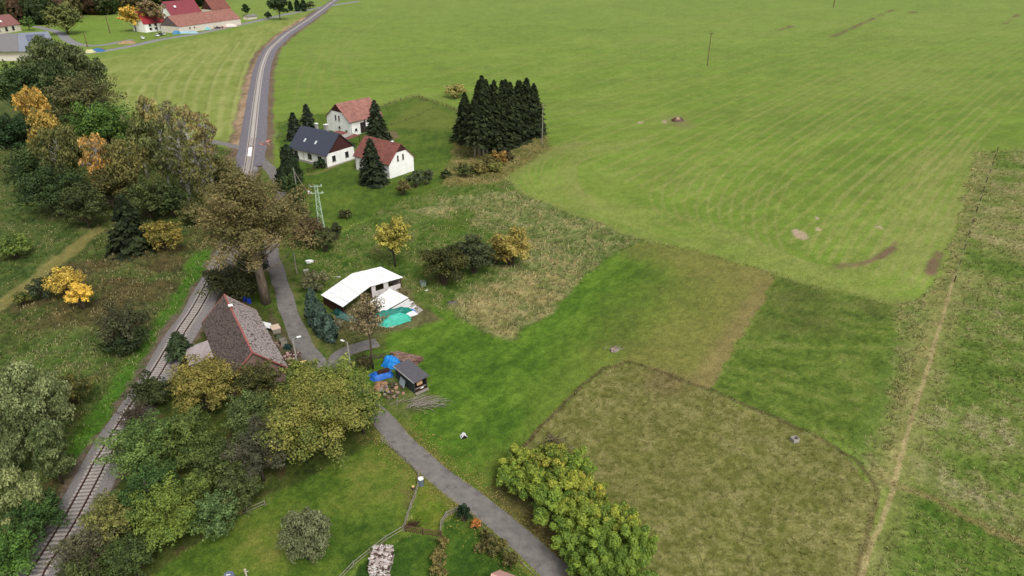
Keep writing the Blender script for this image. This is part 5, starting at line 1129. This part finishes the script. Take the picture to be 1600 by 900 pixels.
# gabion like firewood stack
X0, Y0 = G(594, 895); ws = thing('firewood_stack', 'big stack of pale split firewood at the bottom edge of the photo', 'firewood stack', (X0, Y0, 0), -.06)
lm = [mat('birch_log', (226, 222, 218), .9, .3, 5, .2, c2=(160, 148, 142)), mat('birch_log2', (182, 168, 162), .9, .35, 5, .2), mat('dark_log', (96, 76, 70), .9, .3, 4)]
srcm = []
for m in lm:
    o = MB().tube([(-.22, 0, 0), (.22, 0, 0)], [.09, .08], 6).build('log', m, None); srcm.append(o.data); bpy.data.objects.remove(o)
for row in range(2):
    MB().box((0, row * 1.55 + .1, .1), (2.1, 1.35, .12)).build('pallet', WOODG, ws)
    MB().box((0, row * 1.55 + .1, .82), (1.9, 1.15, 1.25)).build('log_core', lm[2], ws)
    for i in range(115):
        o = bpy.data.objects.new('log', srcm[random.choice((0, 0, 1, 1, 2))]); col.objects.link(o); o.parent = ws
        f = random.random()
        if f < .62: p = (random.uniform(-1, 1), row * 1.55 + random.uniform(-.5, .72), 1.47 + random.uniform(0, .07))
        else: p = (random.uniform(-1, 1), row * 1.55 - .5 + random.uniform(-.03, .03), random.uniform(.25, 1.45))
        o.location = p; o.rotation_euler = (0, random.uniform(-.2, .2), random.choice((0, 0, 1.57)) + random.gauss(0, .22)); o.scale = (random.uniform(.7, 1.3), random.uniform(.9, 1.5), random.uniform(.9, 1.4))
# composter bin and stump, white cover, trough
t = thing('compost_bin', 'grey plastic composter with a white lid beside the lane', 'bin', (*G(658, 757), 0)); MB().tube([(0, 0, 0), (0, 0, .95)], [.42, .32], 12).build('bin_body', mat('grey_plastic', (96, 108, 114), .6), t); MB().tube([(0, 0, .953), (0, 0, 1.02), (0, 0, 1.1)], [.36, .34, .2], 12).build('lid', BRIGHT, t)
t = thing('tree_stump', 'pale sawn stump post on the line of the old lane fence', 'stump', (*G(646, 765), 0)); MB().tube([(0, 0, -.1), (0, 0, .5)], [.24, .2], 10).build('stump_body', BARK, t); MB().tube([(0, 0, .502), (0, 0, .53)], [.19, .19], 10).build('sawn_face', YEL, t)
t = thing('white_cover', 'small white sheet tented over a dark object on the mown lawn', 'cover', (*G(725, 684), 0), .3)
MB().slab([(-.48, -.3, .22), (.02, -.3, .72), (.02, .34, .72), (-.48, .34, .25)], .04).build('sheet', BRIGHT, t); MB().slab([(.02, -.3, .72), (.42, -.28, .25), (.42, .34, .25), (.02, .34, .72)], .04).build('sheet', BRIGHT, t); MB().box((0, 0, .2), (.75, .5, .38)).build('dark_base', BLK, t)
t = boxthing('water_trough', 'small square concrete trough in the brown pasture', 'trough', *G(1241, 689), 0, (.9, .8, .55), CONC, .35)
rubble('pale heap of stones and sticks on the lawn by the pasture corner', *G(959, 548), 22, .8, .55, .45, [STONE_G, STONE_P, WOODG], 'stone heap', 'stone_heap', 'stone', .5)
brush('dry twigs around the pale heap at the pasture corner', *G(957, 546), 24, 1.1, WOODG, .4, spread=.6)
# hay heap in the far field
X, Y = G(1059, 189); hb = thing('earth_heap', 'dark earth heap with a pale round stone in the far field', 'heap', (X, Y, 0)); 
tt_ = tarp('x', 0, 0, 4.2, 3.4, 1.2, (92, 66, 54), 0, seed=21); tt_.name = 'soil'; tt_.parent = hb
for k_ in ('label', 'category'): del tt_[k_]
tt_ = tarp('x', -.2, -.6, 1.8, 1.6, 1.5, (176, 144, 122), 0, seed=22); tt_.name = 'pale_stone'; tt_.parent = hb
for k_ in ('label', 'category'): del tt_[k_]
# bath tub, grey box and sheet in the rough grass
X, Y = G(484, 411); bt = thing('bath_tub', 'old white bathtub lying in the rough grass', 'bathtub', (X, Y, 0), .1)
n = 16; rim = [(math.cos(2 * math.pi * i / n) * .85, math.sin(2 * math.pi * i / n) * .42) for i in range(n)]
m = MB(); rings = [(1, .58), (.92, .6), (.8, .3), (.6, .18)]; vs = [(x * s, y * s, z) for s, z in rings for x, y in rim]; outer = [(x * s, y * s, z) for s, z in ((1, .58), (.85, .05)) for x, y in rim]
m.add(vs, [(r * n + i, r * n + (i + 1) % n, (r + 1) * n + (i + 1) % n, (r + 1) * n + i) for r in range(3) for i in range(n)] + [tuple(3 * n + i for i in range(n))]); m.add(outer, [(i, n + i, n + (i + 1) % n, (i + 1) % n) for i in range(n)]); m.build('tub_shell', BRIGHT, bt)
boxthing('grey_box', 'small grey box among the grass near the bathtub', 'box', *G(479, 428), 0, (.9, .7, .8), CONC, .2, lid=CONC)
t = thing('white_board', 'thin white board lying in the grass above the shed roof', 'board', (*G(527, 433), 0), -.1); MB().box((0, 0, .08), (1.3, .22, .05)).build('plank', BRIGHT, t)
t = boxthing('metal_frame_box', 'grey metal frame box leaning at the dark olive bush', 'box', *G(661, 447), 0, (1.0, .9, 1.0), STEEL, .5)
tarp('grey lump of sheeting in the overgrown meadow', *G(708, 474), 2.0, 1.0, .4, (92, 90, 88), .1, cat='sheet', seed=31)
tarp('small white scrap beside the dark olive bush', *G(667, 455), .7, .4, .25, (215, 215, 210), .1, cat='sheet', seed=32)
rubble('heap of reddish rubble at the right side of the level crossing', *G(415, 224), 18, 1.6, 3.0, .9, [mat('red_rubble', (188, 98, 84), .9, .3, 3), STONE_P], 'rubble heap', 'rubble_heap', 'stone', .6)
t = thing('satellite_dish', 'dark grey satellite dish at the bottom edge of the garden', 'satellite dish', (*G(358, 900, 2.2), 0))
MB().tube([(0, 0, -.1), (0, 0, 1.9)], .05, 6).build('mast', STEEL, t)
n = 18; m = MB(); vs = []; fs = []
for r in range(4):
    rr_ = .55 * r / 3
    for i in range(n): vs.append((rr_ * math.cos(6.283 * i / n), rr_ * math.sin(6.283 * i / n), .16 * (rr_ / .55) ** 2))
for r in range(3):
    for i in range(n): fs.append((r * n + i, r * n + (i + 1) % n, (r + 1) * n + (i + 1) % n, (r + 1) * n + i))
o = m.add(vs, fs).build('dish', mat('dark_dish', (92, 98, 118), .5, .1, 2), t); o.location = (0, 0, 2.1); o.rotation_euler = (.6, .2, 0); so = o.modifiers.new('thick', 'SOLIDIFY'); so.thickness = .03
MB().box((0, -.1, 2.5), (.42, .07, .06), .1).build('receiver_arm', BRIGHT, t)
t = thing('garden_post', 'pale weathered post beside the satellite dish', 'post', (*G(387, 908, 0), 0)); MB().tube([(0, 0, 0), (.02, 0, 1.0), (0, .05, 1.7)], [.11, .09, .12], 7).build('post_body', mat('pale_wood', (198, 188, 178), .9, .2, 4), t); MB().tube([(0, 0, 1.35), (.35, 0, 1.5)], .04, 5).build('branch_stub', mat('pale_wood', (198, 188, 178)), t)
# garden house roof cut by the frame
a_ = G(768, 886, 3.6)
gh = house('garden_house', 'small house with pale pink roof cut by the bottom edge', 'house', G(760, 936, 1.9), G(826, 962, 1.9), 3.4, 2.0, 3.4, CREAM, mat('pink_roof', (208, 160, 148), .8, .12, 1.5, .1), .25)

# ------------------------------------------------------------------ village at the top left
lb_ = house('long_barn', 'long cream farm building with a faded red roof at the village edge', 'farm building', G(281, 52.5), G(377, 38.5), 17, 4.2, 10.5, CREAM, ROOFRED2, .3, mat('grey_boarding', (104, 92, 92), .9, .2, 2), .0)
for u in (9, 13): opening(lb_, 'front', u, 2.6, 1.1, .9, frame=FR, bars=False)
rh = house('red_roofed_house', 'white village house with bright red roof behind the thin reddish tree', 'house', G(228, 51), G(262, 47), 14, 5.5, 13, WHITE, ROOFBRIGHT, .4)
for u, z in ((4, 2), (8, 2), (12, 2), (4, 4.4), (8, 4.4)): opening(rh, 'front', u, z, 1.7, 1.5, frame=FR)
wh = house('wine_red_house', 'white village house with wine red roof rising behind the long barn', 'house', G(271, 38), G(318, 33), 16, 6.0, 15, WHITE, ROOFWINE, .5)
MB().box((6, 3.3, 11.6), (1.6, 1.6, .15), rx=.8).build('skylight', BRIGHT, wh)
bh = house('hip_house', 'small dark gabled house at the back of the long barn', 'house', G(334, 26), G(362, 23), 14, 5, 12, CREAM, ROOFRED, .4, BOARD, 0)
lh = house('brown_roofed_house', 'cream house with brown roof and chimney at the left edge', 'house', G(-12, 55), G(34, 48), 13, 4.6, 10.5, CREAM, mat('brown_roof', (136, 92, 88), .8, .15, 2, .1), .5)
for u in (6, 12, 17.5): opening(lh, 'front', u, 2.4, 2.0, 2.6, frame=FR)
chimney(lh, 15, 7.5, 9, 12.5, BRIGHT, 1.2)
for u in (8, 12): MB().box((u, 2.6, 7.35), (1.3, 1.6, .12), rx=.74).build('skylight', BRIGHT, lh)
# solar roof building
q = [(*G(*p), z) for p, z in (((-30, 80, 4), 4), ((15, 79, 4), 4), ((76, 60, 5), 5), ((70, 47, 7), 7), ((-30, 52, 7), 7))]
q = [(*G(px, py, z), z) for px, py, z in ((-35, 81, 5), (92, 79, 5), (75, 49, 7.5), (-35, 55, 7.5))]
sb = thing('solar_building', 'long low building with grey blue roof carrying solar panels behind the willows', 'building', (q[0][0], q[0][1], 0)); q = [Vector(p) - Vector(sb.location) for p in q]
GB = mat('grey_blue_roof', (134, 140, 152), .6, .12, .5, .05); GB2 = mat('grey_roof', (128, 124, 124), .7, .12, .5, .05)
MB().slab([q[0], q[0].lerp(q[1], .5), q[3].lerp(q[2], .56), q[3]], .3).build('roof_section', GB2, sb); MB().slab([q[0].lerp(q[1], .502), q[1], q[2], q[3].lerp(q[2], .562)], .3).build('roof_section', GB, sb)
cq = sum(q, Vector()) / 4; iq = [cq.lerp(p, .94) for p in q]
MB().add([(p.x, p.y, 0) for p in iq] + [(p.x, p.y, p.z - .35) for p in iq], [(3, 2, 1, 0), (4, 5, 6, 7)] + [(i, (i + 1) % 4, (i + 1) % 4 + 4, i + 4) for i in range(4)]).build('wall', CREAM, sb)
SOL = mat('solar_panel', (30, 42, 104), .25, .1, 1, spec=.6)
def bil(s, t_): return q[0].lerp(q[1], s).lerp(q[3].lerp(q[2], s), t_) + Vector((0, 0, .12))
for r_, (t0, t1) in enumerate(((.72, .86), (.52, .68), (.30, .46))):
    for k_ in range(5):
        if r_ == 2 and k_ > 2: continue
        if r_ == 1 and k_ == 3: continue
        s_ = .655 + k_ * .052 + (.012 if k_ > 2 else 0); MB().slab([bil(s_, t0), bil(s_ + .046, t0), bil(s_ + .046, t1), bil(s_, t1)], .08).build('solar_panel', SOL, sb)
t = house('carport', 'small open carport roof at the right end of the long barn', 'carport', G(388, 31), G(402, 29), 5, 2.2, 3, CREAM, mat('grey_roof', (128, 124, 124)), .5)
# cars
def car(label, X, Y, rz, c, name='parked_car', cat='car'):
    t = thing(name, label, cat, (X, Y, .1), rz); P_ = mat('car_%d_%d_%d' % c, c, .35, .03, 1, spec=.6)
    prof = [(-2.2, .35), (2.2, .35), (2.25, .7), (2.1, .9), (1.1, 1.0), (-1.9, 1.0), (-2.25, .85)]
    o = MB().prism([(p[0], p[1]) for p in prof], -.85, .85, 'y').build('body', P_, t); b = o.modifiers.new('b', 'BEVEL'); b.width = .08; b.segments = 2
    o = MB().prism([(-1.75, 1.0), (1.0, 1.0), (.3, 1.42), (-1.3, 1.45)], -.72, .72, 'y').build('window_band', GLASS, t)
    MB().prism([(-1.35, 1.452), (.35, 1.422), (.2, 1.49), (-1.2, 1.51)], -.66, .66, 'y').build('roof', P_, t)
    for x in (-1.4, 1.4):
        for y in (-.82, .82):
            o = MB().tube([(x, y - .1, .32), (x, y + .1, .32)], [.32, .32], 14).build('wheel', BLK, t); MB().tube([(x, y - .115, .32), (x, y + .115, .32)], [.17, .17], 10).build('rim', STEEL, o)
    for y in (-.6, .6): MB().box((2.22, y, .72), (.06, .3, .14)).build('headlight', BRIGHT, t)
    return t
car('white car parked under the golden tree', *G(223, 61), -.9, (230, 232, 234)); car('white car parked in front of the red roofed house', *G(246, 57), -.9, (232, 234, 236)); car('black car between the white and the silver one', *G(251, 55.5), -.9, (36, 36, 40)); car('silver car parked nearest the long barn', *G(256, 55), -.9, (178, 182, 184))
tarp('dark blue tarpaulin load at the left gable of the long barn', *G(264, 44), 9, 6, 4, (48, 64, 96), 0, seed=41)
tarp('bright blue tarpaulin at the corner of the long barn', *G(276, 53), 5, 3.5, 2.0, (58, 128, 168), .3, seed=42)
tarp('light turquoise tarpaulin against the long barn wall', *G(321, 46.5), 7, 2.5, 1.8, (130, 190, 190), .3, seed=43)
tarp('pale blue sheets on the ground along the long barn', *G(294, 52), 12, 3, 1.4, (150, 190, 200), .3, seed=44)
tarp('white stack of material along the long barn', *G(357, 41.5), 11, 3, 1.6, (232, 212, 200), .3, seed=45)
tarp('yellow sheet beside the village road', *G(141, 82), 5, 4, 1.6, (206, 202, 150), 0, seed=46)
tarp('blue sheet with dark end beside the village road', *G(153, 80.5), 7, 4, 1.8, (58, 112, 160), 0, seed=47)
tarp('small red sheet beside the blue one at the village road', *G(158.5, 79.5), 2.5, 3, 1.6, (150, 50, 54), 0, seed=48)
tarp('brown earth heap where the village roads part', *G(199, 68), 9, 5, 1.6, (172, 140, 104), 0, cat='earth heap', seed=49).name = 'earth_heap'
rubble('row of dark scrap along the wall of the long barn', *G(338, 44.5), 20, 7, 2, 1.8, [STONE_D, STONE_P], 'scrap heap', 'scrap_heap', 'block', .8)

# fallen leaves along the lane
Pp = spline(GP([(605, 664), (630, 694), (664, 724), (714, 764), (740, 782), (800, 832), (868, 895)]), .05); nfl = 2600
k = rng.integers(0, len(Pp), nfl); T_, Nn_ = frame_of(Pp); side = np.where(rng.random(nfl) < .5, -1, 1); off = side * (1.4 + np.abs(rng.normal(0, 1.5, nfl)))
P = Pp[k] + Nn_[k] * off[:, None]; cen = np.c_[P, np.full(nfl, .09)]
V, F = quads(cen, np.c_[rng.normal(0, .3, (nfl, 2)), np.ones(nfl)], np.full(nfl, .13), 1.3)
tt = rng.random((nfl, 1)); o = np_mesh('fallen_leaves', V, F, LEAF, tint=srgb(168, 160, 88)[None] * (1 - tt) + srgb(120, 104, 52)[None] * tt); tag(o, 'yellow fallen leaves scattered along both verges of the lane', 'leaves', kind='stuff')
